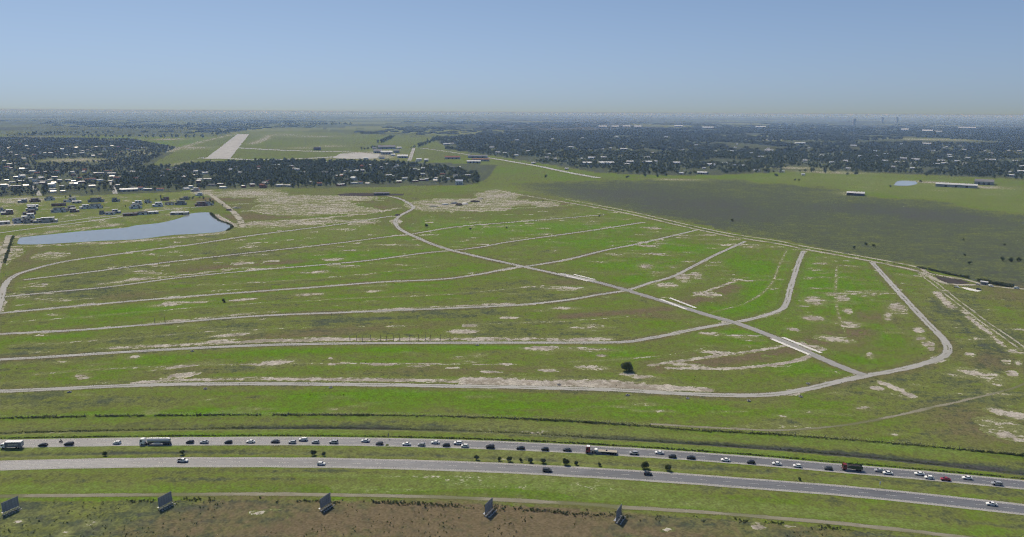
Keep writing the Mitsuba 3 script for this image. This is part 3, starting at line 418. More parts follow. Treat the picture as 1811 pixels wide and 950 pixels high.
for kind, (prof, w, belt, ws, rw, sw, wh) in CAR.items():
    hy = lambda z: w / 2 - .30 * max(0, z - belt)
    d = {'body': mikit.ply(loft_body(prof, w, belt), 'paint_white', smooth=35)}
    def pane(xb, zb, xt, zt, sgn):
        o = .03 * sgn; a, b = hy(zb) - .10, hy(zt) - .10
        return hull([(x + k, s * y, z + .012) for x, z, y in ((xb + o, zb, a), (xt + o, zt, b)) for s in (-1, 1) for k in (0, -.03 * sgn)])
    d['windscreen'] = mikit.ply(pane(*ws, 1), 'car_glass'); d['rear_window'] = mikit.ply(pane(*rw, -1), 'car_glass')
    zt, zb = ws[3] - .10, belt + .06
    for s in (-1, 1):
        xs = sw
        d[f'side_window{s}'] = mikit.ply(hull([(x, s * (hy(z) + k), z) for x, z in ((xs[0], zb), (xs[1], zt), (xs[2], zt), (xs[3], zb)) for k in (.012, -.03)]), 'car_glass')
        d[f'headlight{s}'] = mikit.ply(box(prof[1][0] - .07, s * (w / 2 - .42), prof[1][1] - .02, .10, .34, .14), 'lamp_lens')
        d[f'tail_light{s}'] = mikit.ply(box(-prof[1][0] + .05, s * (w / 2 - .34), prof[1][1] + .12, .08, .22, .18), 'red_lens')
        for i, x in enumerate(wh[:2]): d[f'wheel{s}{i}'] = mikit.ply(wheel(x, s * (w / 2 - .08), wh[2], .22), 'rubber', smooth=40)
    if kind == 'pickup': d['load_bed'] = mikit.ply(box(-1.62, 0, 1.06, 1.6, 1.5, .075), 'rubber')
    PLY[kind] = d
def heading(line, x):
    q, tg = spline(line, 4.0); i = np.argmin(np.abs(q[:, 0] - x)); return math.degrees(math.atan2(tg[i, 1], tg[i, 0]))
def car(kind, paint, at, line, left, label, group):
    k = thing('car' if kind != 'pickup' and kind != 'van' else {'pickup': 'pickup_truck', 'van': 'van'}[kind], label, 'pickup' if kind == 'pickup' else 'van' if kind == 'van' else 'car', group)
    M = place(at[0], at[1], .08, heading(line, at[0]) + (180 if left else 0))
    for n_, d in PLY[kind].items():
        part(k, n_.rstrip('-10123'), d, M, 'paint_' + paint if n_ == 'body' else None)
QUEUE, SPARSE = 'vehicles queuing on the far carriageway', 'vehicles on the near carriageway'
CARS = [('sedan', 'black', (-241.9,350.3), 'black car just right of the box truck at the left edge of the far carriageway'),
 ('suv', 'black', (-229.2,351.5), 'black car just behind the motorcyclist on the far carriageway'),
 ('hatchback', 'white', (-205.3,353.4), 'white car alone a short way ahead of the tanker truck'),
 ('hatchback', 'black', (-167.8,354.6), 'dark car first behind the tanker truck'),
 ('sedan', 'silver', (-160.4,354.7), 'silver car second behind the tanker truck'),
 ('hatchback', 'black', (-147.8,354.8), 'dark hatchback third behind the tanker truck'),
 ('sedan', 'white', (-136.5,355.6), 'white car fourth behind the tanker truck'),
 ('sedan', 'grey', (-123.6,355.8), 'dark grey car fifth behind the tanker truck, alone in its stretch of lane'),
 ('hatchback', 'silver', (-114.5,355.2), 'silver hatchback just before the white car in the upper lane'),
 ('suv', 'white', (-109.7,358.3), 'white car in the upper lane, leftmost of those hugging the far shoulder'),
 ('hatchback', 'silver', (-102.4,355.4), 'small silver car right behind and below the white car in the upper lane'),
 ('suv', 'silver', (-92.9,355.5), 'large silver car above the gap right of the paired left median shrubs'),
 ('sedan', 'white', (-76.7,357.4), 'white car in the upper lane near the small roadside post'),
 ('hatchback', 'grey', (-68.7,354.1), 'grey car in the lower lane under the small roadside post'),
 ('sedan', 'white', (-54.5,353.7), 'white car in the lower lane, first right of the roadside post'),
 ('hatchback', 'silver', (-46.7,353.1), 'silver car in the lower lane, second right of the roadside post'),
 ('sedan', 'white', (-39.7,355.8), 'white car in the upper lane above a dark hatchback'),
 ('hatchback', 'black', (-33.7,352.6), 'dark hatchback in the lower lane between two white cars'),
 ('suv', 'white', (-27.7,355), 'white car in the upper lane overlapping the white one below it'),
 ('hatchback', 'white', (-24,352), 'white car in the lower lane overlapping the one above it'),
 ('suv', 'black', (-10.8,350.9), 'black car on the far carriageway, first right of the overlapping white pair'),
 ('sedan', 'black', (5,349.8), 'black car second right of the overlapping white pair'),
 ('hatchback', 'black', (17.5,348.6), 'small black car third right of the overlapping white pair'),
 ('sedan', 'grey', (28.8,348.1), 'grey car just ahead of the flatbed truck with the maroon cab'),
 ('sedan', 'black', (48.3,345.8), 'dark car alongside the flatbed of the maroon truck'),
 ('suv', 'silver', (62.6,344.7), 'silver car directly behind the flatbed truck'),
 ('sedan', 'white', (75.7,345.5), 'white car in the upper lane, second behind the flatbed truck'),
 ('hatchback', 'black', (81.4,341.2), 'dark hatchback in the lower lane, left one of two dark cars'),
 ('sedan', 'black', (90.6,340.1), 'dark car in the lower lane, right one of two dark cars'),
 ('sedan', 'white', (107.3,337.8), 'white car alone midway between flatbed truck and red tipper truck'),
 ('hatchback', 'black', (119.3,335.5), 'dark car ahead of two white cars left of the red truck'),
 ('sedan', 'white', (131.7,334.2), 'white car, left one of the two ahead of the red truck'),
 ('hatchback', 'white', (141,331.9), 'white car, right one of the two ahead of the red truck'),
 ('hatchback', 'grey', (155.2,329.5), 'dark grey car directly ahead of the red tipper truck'),
 ('sedan', 'silver', (179.3,327.7), 'silver car directly behind the red tipper truck in the upper lane'),
 ('sedan', 'white', (182.1,325.2), 'white car behind the red tipper truck in the lower lane'),
 ('sedan', 'white', (197.1,324.5), 'white car in the upper lane ahead of a maroon car'),
 ('hatchback', 'white', (199.7,320.9), 'white hatchback in the lower lane just ahead of the maroon car'),
 ('sedan', 'maroon', (206.6,319.3), 'dark maroon car in the lower lane of the far carriageway'),
 ('sedan', 'white', (217.8,320.6), 'white car in the upper lane, second from the right edge'),
 ('suv', 'silver', (228.4,315.2), 'silver car nearest the right edge on the far carriageway')]
for kind, paint, at, lab in CARS: car(kind, paint, at, FARWAY, True, lab, QUEUE)
car('pickup', 'white', (-162.4,333.7), NEARWAY, False, 'white pickup truck on the near carriageway below a round shrub', SPARSE)
car('hatchback', 'white', (-93.3,331.5), NEARWAY, False, 'white car on the near carriageway below the paired left shrubs', SPARSE)
car('suv', 'grey', (17.6,325.9), NEARWAY, False, 'dark grey car on the near carriageway below the row of shrubs', SPARSE)
car('hatchback', 'black', (65.9,323), NEARWAY, False, 'black hatchback on the near carriageway just below the largest median shrub', SPARSE)
car('sedan', 'white', (214.2,296.8), NEARWAY, True, 'white car near the right end of the near carriageway', SPARSE)

def truck(base, label, at, parts):
    k = thing(base, label, 'truck', QUEUE)
    M = place(at[0], at[1], .08, heading(FARWAY, at[0]) + 180)
    for n_, m, mt in parts: part(k, n_, mikit.ply(m, mt, smooth=35), M)
    return k, M
def wheels(xs, w, r=.5): return [('wheel', wheel(x, s * (w / 2 - .2), r, .36), 'rubber') for x in xs for s in (-1, 1)]
def cab(x0, L, w, h, paint, wind=True):
    a = [('cab', hull([(x0 + L, s * (w / 2 - .04), .55) for s in (-1, 1)] + [(x0 + L, s * (w / 2 - .06), 1.7) for s in (-1, 1)] + [(x0 + L - .35, s * (w / 2 - .14), h) for s in (-1, 1)] + [(x0, s * w / 2, .6) for s in (-1, 1)] + [(x0, s * (w / 2 - .10), h) for s in (-1, 1)]), paint)]
    a.append(('windscreen', hull([(x0 + L + .015 - k, s * (w / 2 - .2), 1.75) for s in (-1, 1) for k in (0, .05)] + [(x0 + L - .25 - k, s * (w / 2 - .28), h - .35) for s in (-1, 1) for k in (0, .05)]), 'car_glass'))
    for s in (-1, 1):
        a.append(('side_window', hull([(x, s * (w / 2 + d - .12 * (z - 1.7) / (h - 1.7)), z) for x, z in ((x0 + L - .3, 1.75), (x0 + L - .5, h - .45), (x0 + L - 1.25, h - .45), (x0 + L - 1.25, 1.75)) for d in (.02, -.06)]), 'car_glass'))
        a.append(('mirror', box(x0 + L - .12, s * (w / 2 + .16), 1.7, .12, .22, .6), 'dark_steel')); a.append(('headlight', box(x0 + L + .01, s * (w / 2 - .4), .75, .08, .4, .22), 'lamp_lens'))
    a.append(('bumper', box(x0 + L + .05, 0, .35, .25, w - .05, .42), 'dark_steel'))
    return a
def ell_tank(x0, x1, zc, ry, rz, n=20):
    secs = []
    for x, k in ((x0, .55), (x0 + .25, .92), (x0 + .5, 1), (x1 - .5, 1), (x1 - .25, .92), (x1, .55)):
        t = np.arange(n) * 2 * np.pi / n; secs.append(np.c_[np.full(n, x), ry * k * np.cos(t), zc + rz * k * np.sin(t)])
    return hull(np.vstack(secs))
# tanker semi-trailer: cab, elliptical tank on a chassis with side boxes and a pale skirt
truck('tanker_truck', 'tanker truck with long grey tank and white cab on the far carriageway', (-184.9,353.1),
      cab(5.6, 2.2, 2.5, 3.3, 'paint_white') + [('chassis', box(-.6, 0, .75, 14.6, .9, .3), 'dark_steel'), ('tank', ell_tank(-7.6, 4.3, 2.35, 1.25, 1.05), 'tank_skin'), ('walkway', box(-1.7, 0, 3.39, 10.6, 1.1, .06), 'paint_white'),
      ('valve_box', box(-1.0, -1.15, .72, 3.4, .3, .55), 'paint_white'), ('valve_box', box(-1.0, 1.15, .72, 3.4, .3, .55), 'paint_white'), ('mudguard', box(-5.6, 0, 1.02, 3.6, 2.45, .08), 'dark_steel'), ('fuel_tank', box(4.8, -1.0, .55, 1.1, .5, .6), 'steel'), ('ladder', box(-7.7, .5, 1.0, .08, .5, 2.2), 'steel')]
      + [('hatch', tube((x, 0, 3.42), (x, 0, 3.62), .3, n=10), 'steel') for x in (-5, -1.8, 1.6)] + wheels((6.7, 4.4, 3.2, -4.5, -5.75, -7.0), 2.5))
truck('box_truck', 'box truck with bright white roof and blue-grey side at the left edge of the road', (-256.2,347.8),
      cab(3.1, 1.9, 2.3, 2.7, 'paint_white') + [('cargo_box', box(-1.2, 0, 1.05, 8.2, 2.45, 2.55), 'box_side'), ('box_roof', box(-1.2, 0, 3.603, 8.24, 2.49, .10), 'paint_white'), ('chassis', box(-.6, 0, .7, 9.0, .9, .3), 'dark_steel'), ('side_panel', box(-1.2, 1.235, 1.9, 5.0, .02, .7), 'tank_skin'), ('rear_door', box(-5.31, 0, 1.2, .04, 2.2, 2.2), 'paint_silver')] + wheels((3.9, -2.6, -3.8), 2.4, .46))
truck('flatbed_truck', 'flatbed semi truck with maroon cab and long empty pale deck', (46.3,345.6),
      cab(5.9, 2.2, 2.5, 3.5, 'paint_maroon') + [('cab_roof', box(6.85, 0, 3.503, 1.7, 2.2, .12), 'paint_white'), ('chassis', box(-.5, 0, .8, 15.0, .9, .3), 'dark_steel'), ('deck', box(-1.9, 0, 1.25, 11.6, 2.5, .18), 'bed_wood'), ('headboard', box(3.9, 0, 1.43, .1, 2.4, 1.1), 'dark_steel'), ('toolbox', box(2.9, 0, 1.432, 1.5, 2.2, .7), 'paint_white'), ('side_rail', box(-1.9, 1.27, 1.0, 11.4, .04, .25), 'dark_steel'), ('side_rail', box(-1.9, -1.27, 1.0, 11.4, .04, .25), 'dark_steel')] + wheels((7.0, 4.6, 3.4, -4.6, -5.8, -7.0), 2.5))
truck('tipper_truck', 'tipper truck with red cab and dark green tipping body', (166.8,328.9),
      cab(2.9, 1.9, 2.45, 3.0, 'paint_red') + [('tipping_body', join(box(-1.0, 0, 1.2, 6.6, 2.5, .15), box(-1.0, 1.2, 1.352, 6.6, .1, 1.35), box(-1.0, -1.2, 1.352, 6.6, .1, 1.35), box(2.25, 0, 1.352, .1, 2.3, 1.6), box(-4.25, 0, 1.352, .1, 2.3, 1.3)), 'paint_dark_green'), ('load', hull([(x, y, 2.1) for x in (-4.1, 2.1) for y in (-1.1, 1.1)] + [(x, y, 2.75) for x in (-2.6, .8) for y in (-.4, .4)]), 'wet_earth'), ('spare_lamp', box(-4.2, 1.0, 2.72, .5, .4, .25), 'paint_white'), ('chassis', box(-.3, 0, .75, 8.6, .9, .3), 'dark_steel')] + wheels((3.8, -2.0, -3.3), 2.45))

# motorcyclist
mc = (-235.2,354.6); Mm = place(mc[0], mc[1], .08, heading(FARWAY, mc[0]) + 180)
k = thing('motorcycle', 'dark motorcycle on the far shoulder side of the carriageway behind the box truck', 'motorcycle', QUEUE)
part(k, 'frame', mikit.ply(join(hull([(.45, s * .12, .7) for s in (-1, 1)] + [(-.5, s * .13, .72) for s in (-1, 1)] + [(.3, s * .16, .35) for s in (-1, 1)] + [(-.2, s * .16, .35) for s in (-1, 1)]), tube((.68, 0, .31), (.42, 0, .98), .05)), 'paint_black'), Mm)
part(k, 'seat', mikit.ply(hull([(x, y, z) for x in (-.7, .1) for y in (-.13, .13) for z in (.74, .84)]), 'rubber'), Mm)
for x in (.7, -.62): part(k, 'wheel', mikit.ply(tube((x, -.07, .31), (x, .07, .31), .31, n=14), 'rubber'), Mm)
part(k, 'handlebar', mikit.ply(tube((.4, -.36, 1.0), (.4, .36, 1.0), .03), 'dark_steel'), Mm); part(k, 'headlight', mikit.ply(box(.58, 0, .85, .14, .2, .2), 'lamp_lens'), Mm)
def body_of(bones):
    out = manifold3d.Manifold()
    for a, ra, b, rb in bones:
        s = [manifold3d.Manifold.sphere(r_, 10).translate(list(map(float, p))) for p, r_ in ((a, ra), (b, rb))]
        out = out + manifold3d.Manifold.batch_hull(s)
    m = out.refine_to_length(.08).to_mesh(); t = trimesh.Trimesh(m.vert_properties[:, :3], m.tri_verts)
    trimesh.smoothing.filter_taubin(t, iterations=4); return t
bones = [((-.28, 0, .92), .17, (-.05, 0, 1.40), .19), ((-.05, 0, 1.42), .10, (.0, 0, 1.62), .07), ((.02, 0, 1.66), .11, (.03, 0, 1.75), .115)]
for s in (-1, 1):
    bones += [((-.05, s * .18, 1.42), .075, (.12, s * .30, 1.18), .06), ((.12, s * .30, 1.18), .055, (.38, s * .30, 1.03), .042), ((.38, s * .30, 1.03), .045, (.45, s * .29, 1.0), .03),
              ((-.25, s * .12, .90), .11, (.20, s * .20, .80), .085), ((.20, s * .20, .80), .08, (.02, s * .19, .40), .055), ((.02, s * .19, .38), .05, (.22, s * .19, .34), .04)]
mat('dark_clothes', col=(.02, .022, .028)); mat('helmet_paint', 'principled', (.03, .03, .035), roughness=.25)
k = thing('person', 'person in dark clothing and helmet riding the motorcycle', 'person')
part(k, 'body', mikit.ply(body_of(bones), 'dark_clothes', smooth=True), Mm)
h = trimesh.creation.icosphere(2, .15); h.apply_scale((1.1, .95, 1.05)); h.apply_translation((.03, 0, 1.74)); part(k, 'helmet', mikit.ply(h, 'helmet_paint', smooth=True), Mm)

# ------------------------------------------------------------------ billboards: sheet-metal panel on lattice posts, seen from the back
def billboard(at, deg, label, L=6.8, H=4.7, z0=1.1):
    k = thing('billboard', label, 'billboard', 'billboards along the near track')
    M = place(at[0], at[1], 0, deg)
    part(k, 'panel', box(0, .06, z0, L, .06, H), M, 'panel_back')
    for x in np.linspace(-L / 2 + .35, L / 2 - .35, 6):
        part(k, 'post', join(tube((x, -.10, 0), (x, -.10, z0 + H), .07), tube((x, -1.9, 0), (x, -.14, z0 + H * .62), .055), tube((x, -1.2, .1), (x, -.14, z0 + .7), .04)), M, 'grey_steel')
        part(k, 'footing', box(x, -.1, 0, .7, .7, .35), M, 'concrete'); part(k, 'footing', box(x, -1.9, 0, .6, .6, .3), M, 'concrete')
    for z in np.linspace(z0 + .25, z0 + H - .2, 5): part(k, 'rail', box(0, -.01, z, L, .08, .08), M, 'grey_steel')
    part(k, 'catwalk', join(box(0, .75, z0 - .25, L, .9, .06), *[tube((x, .1, z0 - .28), (x, 1.2, z0 - .28), .04) for x in np.linspace(-L / 2 + .4, L / 2 - .4, 4)]), M, 'steel')
def ribbed(p, n, uv): return mix((.28, .28, .285), (.38, .38, .38), noise(p.x * .8, p.y * .8, p.z * .35))
mat('panel_back', 'principled', proc(ribbed), roughness=.6)
mat('grey_steel', 'principled', (.24, .245, .255), roughness=.55)
for at, lab in (((-215.9,287), 'billboard at the left edge with its grey sheet-metal back fully in view'), ((-151.4,291.9), 'second billboard from the left, grey back with pale footings'), ((-81.1,291.7), 'middle billboard of the five beside the pale track'),
                ((-9.4,288.2), 'fourth billboard from the left, seen nearly edge-on with a dark shadow'), ((46.2,283.4), 'rightmost billboard, the narrowest in view beside the track')):
    billboard(at, 63, lab)

# ------------------------------------------------------------------ vegetation
def crown(n, rx, rz, zc, size, seed, lobes=7, tri=False, rough=.55):
    """leaf clumps spread over a few uneven lobes"""
    g = np.random.default_rng(seed)
    c = g.normal(size=(lobes, 3)); c /= np.linalg.norm(c, axis=1, keepdims=True); c *= g.uniform(.25, .62, (lobes, 1)); rr = g.uniform(.34, .55, lobes)
    i = g.integers(0, lobes, n); d = g.normal(size=(n, 3)); d /= np.linalg.norm(d, axis=1, keepdims=True)
    p = c[i] + d * (rr[i] * g.uniform(.72, 1.05, n))[:, None]; p *= (rx, rx, rz); p[:, 2] += zc
    nn = d + g.normal(size=(n, 3)) * rough; nn /= np.linalg.norm(nn, axis=1, keepdims=True)
    a = np.cross(nn, g.normal(size=(n, 3))); a /= np.linalg.norm(a, axis=1, keepdims=True); b = np.cross(nn, a)
    s = size * g.uniform(.6, 1.3, n)[:, None]; a, b = a * s, b * s * .75
    if tri:
        v = np.stack([p - a - b * .6, p + a - b * .6, p + b], 1).reshape(-1, 3); f = np.arange(3 * n).reshape(-1, 3)
    else:
        v = np.stack([p - a - b * .5, p + a * .3 - b, p + a + b * .4, p - a * .3 + b], 1).reshape(-1, 3); k_ = np.arange(n)[:, None] * 4; f = np.vstack([k_ + (0, 1, 2), k_ + (0, 2, 3)])
    return trimesh.Trimesh(v, f, process=False)
def trunk(h, r, limbs=0, seed=0, spread=2.0):
    g = np.random.default_rng(seed); ms = [tube((0, 0, 0), (.1, .05, h), r, r * .55, 7)]
    for _ in range(limbs):
        t = g.uniform(0, 2 * np.pi); z = h * g.uniform(.55, .95); ms.append(tube((0, 0, z), (spread * math.cos(t), spread * math.sin(t), z + spread * g.uniform(.5, 1.0)), r * .5, r * .2, 5))
    return join(*ms)
def tree(base, label, at, s, shapes, leaf, cat='tree', group=None, deg=0, z=0.0):
    k = thing(base, label, cat, group); M = place(at[0], at[1], z, deg, s)
    part(k, 'trunk', shapes[0], M); part(k, 'crown', shapes[1], M, leaf)
    return k
# the lone broad tree in the plots
scene['leaf_dark'] = {'type': 'principledthin', 'base_color': {'type': 'rgb', 'value': [.085, .110, .048]}, 'roughness': .7, 'diff_trans': .9, 'eta': 1.3}
lone = (mikit.ply(trunk(3.4, .38, 9, 3, 3.2), 'bark'), mikit.ply(crown(3000, 6.2, 4.4, 4.6, .42, 11, 13), 'leaf_dark'))
tree('lone_tree', 'broad dark tree standing alone on the green plots above the bottom street', (77.4,466.8), .82, lone, 'leaf_dark')
# round shrubs of the median
shrub = [(mikit.ply(trunk(.9, .09, 4, i, .7), 'bark'), mikit.ply(crown(700, 1.75, 1.6, 1.55, .25, 40 + i, 9), 'leaf_0')) for i in range(4)]
for i, (p, s, lab) in enumerate((((-204.2,339.9), .95, 'round shrub in the grass median nearest the left edge'), ((-166.1,341.9), .95, 'round shrub in the median just above the white pickup'), ((-99.7,341.8), 1.1, 'left one of the paired shrubs in the median'), ((-94.6,341.5), .8, 'right, smaller one of the paired shrubs in the median'),
    ((-17.2,337.8), 1.05, 'first shrub from the left in the central median row'), ((-5.8,336.8), .75, 'small second shrub in the central median row'), ((-0.9,336.2), 1.0, 'third shrub in the central median row'), ((4.9,336), .75, 'small fourth shrub in the central median row'), ((9.7,335.1), 1.05, 'fifth shrub in the central median row'),
    ((16.1,334.6), 1.0, 'sixth shrub in the central median row above a dark grey car'), ((27.2,332.9), 1.3, 'large seventh shrub of the central median row'), ((32.2,333), .85, 'shrub just right of the large seventh one in the median row'), ((43.6,332), .75, 'small shrub standing apart right of the median row'), ((65.4,329.3), 1.4, 'largest median shrub, above the black hatchback'),
    ((76.4,327.7), 1.2, 'shrub just right of the largest one in the median'), ((137,318.6), .6, 'smallest shrub in the median far to the right'))):
    tree('median_shrub', lab, p, s * .88, shrub[i % 4], 'leaf_dark', 'shrub', 'shrubs in the median', 40 * i)
# scattered bushes of the dark meadow and others
bush = [(mikit.ply(trunk(1.0, .12, 3, 60 + i, .8), 'bark'), mikit.ply(crown(150, 2.4, 1.9, 1.9, .5, 70 + i, 7, True), 'leaf_0')) for i in range(4)]
MB = [((442.6,930.7), 1.1), ((470,956.2), 1.2), ((473.8,943.8), 1.2), ((533.1,835.7), 1.3), ((583.1,853.7), 1.5), ((590.4,850.5), 1.6), ((601.4,850.8), 1.5), ((559.5,888.2), .8), ((354.2,1167.7), 1.3), ((657.8,962), .8), ((625.2,1000.7), .8), ((306.4,1963.6), 2.4), ((360.1,2002.1), 2.6), ((394.4,2004.3), 2.2), ((423.2,2024.2), 2.2), ((734.1,2044.3), 2.6), ((734.2,1906.8), 1.6), ((744.7,1907.4), 1.6), ((954,2096.2), 2.4), ((989.8,2117.9), 3.2), ((1166.5,2072.2), 3.0), ((1239.4,2076.9), 2.6), ((-128.7,1091.1), 1.5), ((-61.9,1071.7), .9), ((145.3,1211.6), 1.1), ((88.8,1967.2), 2.4), ((59.3,1420.8), 1.0), ((-8.4,1084.4), .8), ((1307.3,2062.7), 3.0), ((905.5,1754.4), 1.4), ((1044.7,1878), 2.0)]
for i, (p, s) in enumerate(MB):
    tree('bush', ('dark lone bush in the wide dark meadow' if 850 < p[1] < 1700 and p[0] > 100 else 'dark lone bush on the far side of the meadows' if p[1] >= 1700 else 'dark lone bush on the upper green plots') if i not in (4, 5, 6) else 'dark bush in the clump of three at the right edge of the dark meadow', p, s, bush[i % 4], 'leaf_dark', 'bush', ('lone bushes of the dark meadow' if 850 < p[1] < 1700 and p[0] > 100 else 'lone bushes beyond the meadow' if p[1] >= 1700 else 'lone bushes on the upper plots') if i not in (4, 5, 6) else 'clump of bushes at the right edge', 50 * i)

def scatter_mass(base, label, pts, scales, protos, mt, cat='trees', seed=0, smooth=False):
    """ONE mesh of many plants past counting"""
    g = np.random.default_rng(seed); V, F, at = [], [], 0; idx = g.integers(0, len(protos), len(pts))
    for j, pr in enumerate(protos):
        sel = np.flatnonzero(idx == j)
        if not len(sel): continue
        pv = np.asarray(pr.vertices); a = g.uniform(0, 2 * np.pi, len(sel)); s = np.asarray(scales)[sel]
        x = pv[None, :, 0] * np.cos(a)[:, None] - pv[None, :, 1] * np.sin(a)[:, None]; y = pv[None, :, 0] * np.sin(a)[:, None] + pv[None, :, 1] * np.cos(a)[:, None]
        v = np.stack([x * s[:, None] + pts[sel, 0, None], y * s[:, None] + pts[sel, 1, None], np.broadcast_to(pv[None, :, 2], x.shape) * s[:, None] + (pts[sel, 2, None] if pts.shape[1] > 2 else 0)], -1)
        f = pr.faces[None] + (np.arange(len(sel)) * len(pv))[:, None, None] + at
        V.append(v.reshape(-1, 3)); F.append(f.reshape(-1, 3)); at += v.shape[0] * v.shape[1]
    return single(base, trimesh.Trimesh(np.vstack(V), np.vstack(F), process=False), mt, label, cat, kind='stuff', smooth=smooth)
def along(line, step, jit, seed):
    g = np.random.default_rng(seed); q, tg = spline(line, step); n_ = np.c_[-tg[:, 1], tg[:, 0]]
    return q + n_ * g.normal(0, jit, (len(q), 1)) + tg * g.normal(0, step * .6, (len(q), 1))
tuft = [crown(22, .8, .55, .45, .26, 200 + i, 4, True) for i in range(4)]
# dense weeds: hedge line by the fence, rushes in the ditch, scrub by the billboards
def weeds(base, label, line, step, jit, lo, hi, seed, z=0.0, gap=.0, mt='leaf_1'):
    p = along(line, step, jit, seed); g = np.random.default_rng(seed + 1)
    keep = meshkit.fbm(np.c_[p / 14., p[:, :1] * 0], 3, seed) > gap; keep &= np.abs(p[:, 0]) < .86 * p[:, 1] + 20
    p = p[keep]; s = g.uniform(lo, hi, len(p)) * (.6 + .9 * meshkit.fbm(np.c_[p / 22., p[:, :1] * 0], 2, seed + 5))
    scatter_mass(base, label, np.c_[p, np.full(len(p), z)], s, tuft, mt, seed=seed)
weeds('hedge_scrub', 'dark ragged line of scrub along the wire fence above the highway', HEDGE, .30, .6, .35, 1.05, 301, .2, .24, 'leaf_dark')
weeds('ditch_rushes', 'dark rushes growing in the roadside ditch', DITCH, .35, .6, .3, .75, 311, -.9, .18, 'leaf_dark')
weeds('verge_grass', 'fringe of longer dark grass along the far edge of the highway', [(x, y + 6.4) for x, y in FARWAY], .35, .25, .3, .75, 361, 0, .1)
weeds('shore_reeds', 'dark reeds and mud weeds along the right shore of the pond', [(-512.9,1233.7),(-487.4,1186.6),(-460.2,1143.1),(-436.6,1114),(-418,1080.7),(-413.5,1048.8)], .5, 1.2, .8, 1.9, 371, 0, .2, 'leaf_0')
weeds('ditch_weeds', 'dark weeds in the small ditch at the left edge below the pond', [(-684.6,990.2),(-628.8,898.2),(-573.6,808.8)], .6, .8, .8, 1.6, 381, 0, .2, 'leaf_0')
weeds('track_weeds', 'dark broken line of weeds beside the pale track by the billboards', WEEDS, .45, .9, .35, 1.1, 321, 0, .47, 'leaf_dark')
weeds('boundary_weeds', 'dark weeds between the two dirt tracks at the edge of the plots', [(146,1373.9),(213.2,1251.1),(265.5,1130),(311,1037.1),(359.4,976.5),(380.6,934.8),(428.1,863.1),(455.9,807.5),(460.4,770.5),(470.3,746.4)], 1.4, .4, .5, 1.1, 331, 0, .45, 'leaf_0')
weeds('hedge_bank', 'dark hedge along the dirt track at the right edge', [(461.1,814.7),(467.5,799.6),(481.8,765.5),(486,757.5)], .5, 1.2, 1.6, 3.0, 341, 0, .3, 'leaf_0')
weeds('hedge_bank', 'dark hedge behind the parked vehicles at the right edge', [(488.4,746.9),(492.4,739.2),(498.9,726.6),(505.6,719.4)], .5, 1.5, 2.2, 3.6, 351, 0, .2, 'leaf_0')
g = np.random.default_rng(5); n_ = 5200
P = np.c_[g.uniform(-330, 330, n_), g.uniform(258, 345, n_)]; yt = np.interp(P[:, 0], *np.array(spline(SOUTH_TRACK, 12)[0]).T)
dn = meshkit.fbm(np.c_[P / 18., P[:, :1] * 0], 3, 77); P = P[(P[:, 1] < yt - 4) & (dn > np.where(P[:, 0] < -130, .42, .58))]
scatter_mass('scrub', 'low dark weeds scattered over the brown scrubland in the foreground', P, g.uniform(.25, .75, len(P)), tuft, 'leaf_1', 'weeds', 6)
n_ = 9000; P = np.c_[g.uniform(-700, 620, n_), g.uniform(420, 900, n_)]; yh = np.interp(P[:, 0], *np.array(spline(HEDGE, 12)[0]).T)
dn = meshkit.fbm(np.c_[P / 30., P[:, :1] * 0], 3, 87); P = P[(P[:, 1] > yh + 3) & (dn > .56)]
scatter_mass('grass_tussocks', 'small weed tussocks dotting the green plots', P, g.uniform(.2, .7, len(P)), tuft, 'leaf_1', 'weeds', 8)

# wire fence along the hedge
k = thing('wire_fence', 'wire fence on thin timber posts along the scrub line above the highway', 'fence')
q, tg = spline(HEDGE, 22.0); post = mikit.ply(hull([(x, y, z) for x in (-.09, .09) for y in (-.09, .09) for z in (0, 2.3)]), 'timber'); fp = q[np.abs(q[:, 0]) < .8 * q[:, 1]]
for p in fp: part(k, 'post', post, place(p[0], p[1], .15, g.uniform(0, 90)))
part(k, 'wires', join(*[tube((a[0], a[1], z), (b[0], b[1], z), .012, n=3) for a, b in zip(fp, fp[1:]) for z in (.9, 1.5, 2.1)]), None, 'steel', kind='stuff')
pole = mikit.ply(tube((0, 0, 0), (0, 0, 5.2), .22, .15, 6), 'timber'); arm = mikit.ply(box(0, 0, 4.6, 1.5, .12, .14), 'timber')
for i, p in enumerate([(-122,528.3),(-116.9,528.4),(-112.7,528.5),(-106.4,529.3),(-99.3,530.1),(-94.6,530.2),(-89.5,530.3),(-84.8,530.4),(-77.1,530.5),(-70.7,531.3),(-65.2,531.4),(-61.3,531.5),(-54,531.6),(-46.7,531.7),(-290.5,572.6),(-283.8,576)]):
    k = thing('utility_pole', 'slim timber pole standing beside the second street from the highway' if i < 14 else 'slim timber pole standing beside the third street from the highway', 'pole', 'poles along the second street' if i < 14 else 'poles along the third street')
    part(k, 'post', pole, place(*p)); part(k, 'crossarm', arm, place(*p, 0, 20 * i))
inlet = (mikit.ply(join(box(0, .75, 0, 2.0, .3, .6), box(0, -.75, 0, 2.0, .3, .6), box(.85, 0, 0, .3, 1.2, .6), box(-.85, 0, 0, .3, 1.2, .6)), 'plaster_grey'), mikit.ply(box(0, 0, 0, 1.4, 1.2, .45), 'rubber'))
for i, p in enumerate([(-272,424),(-191.2,430.9),(-113.6,433.9),(30.5,441),(71.6,424),(107.5,419.5),(143.6,416),(177.8,423.2),(191.1,445.4),(-230.6,503.7),(-25.6,521.1),(70.1,423)]):
    if i == 11: continue
    k = thing('drain_inlet', 'small dark drain inlet at the verge of the unpaved streets', 'drain', 'drain inlets along the streets'); part(k, 'rim', inlet[0], place(*p, 0, 15 * i)); part(k, 'grate', inlet[1], place(*p, 0, 15 * i))
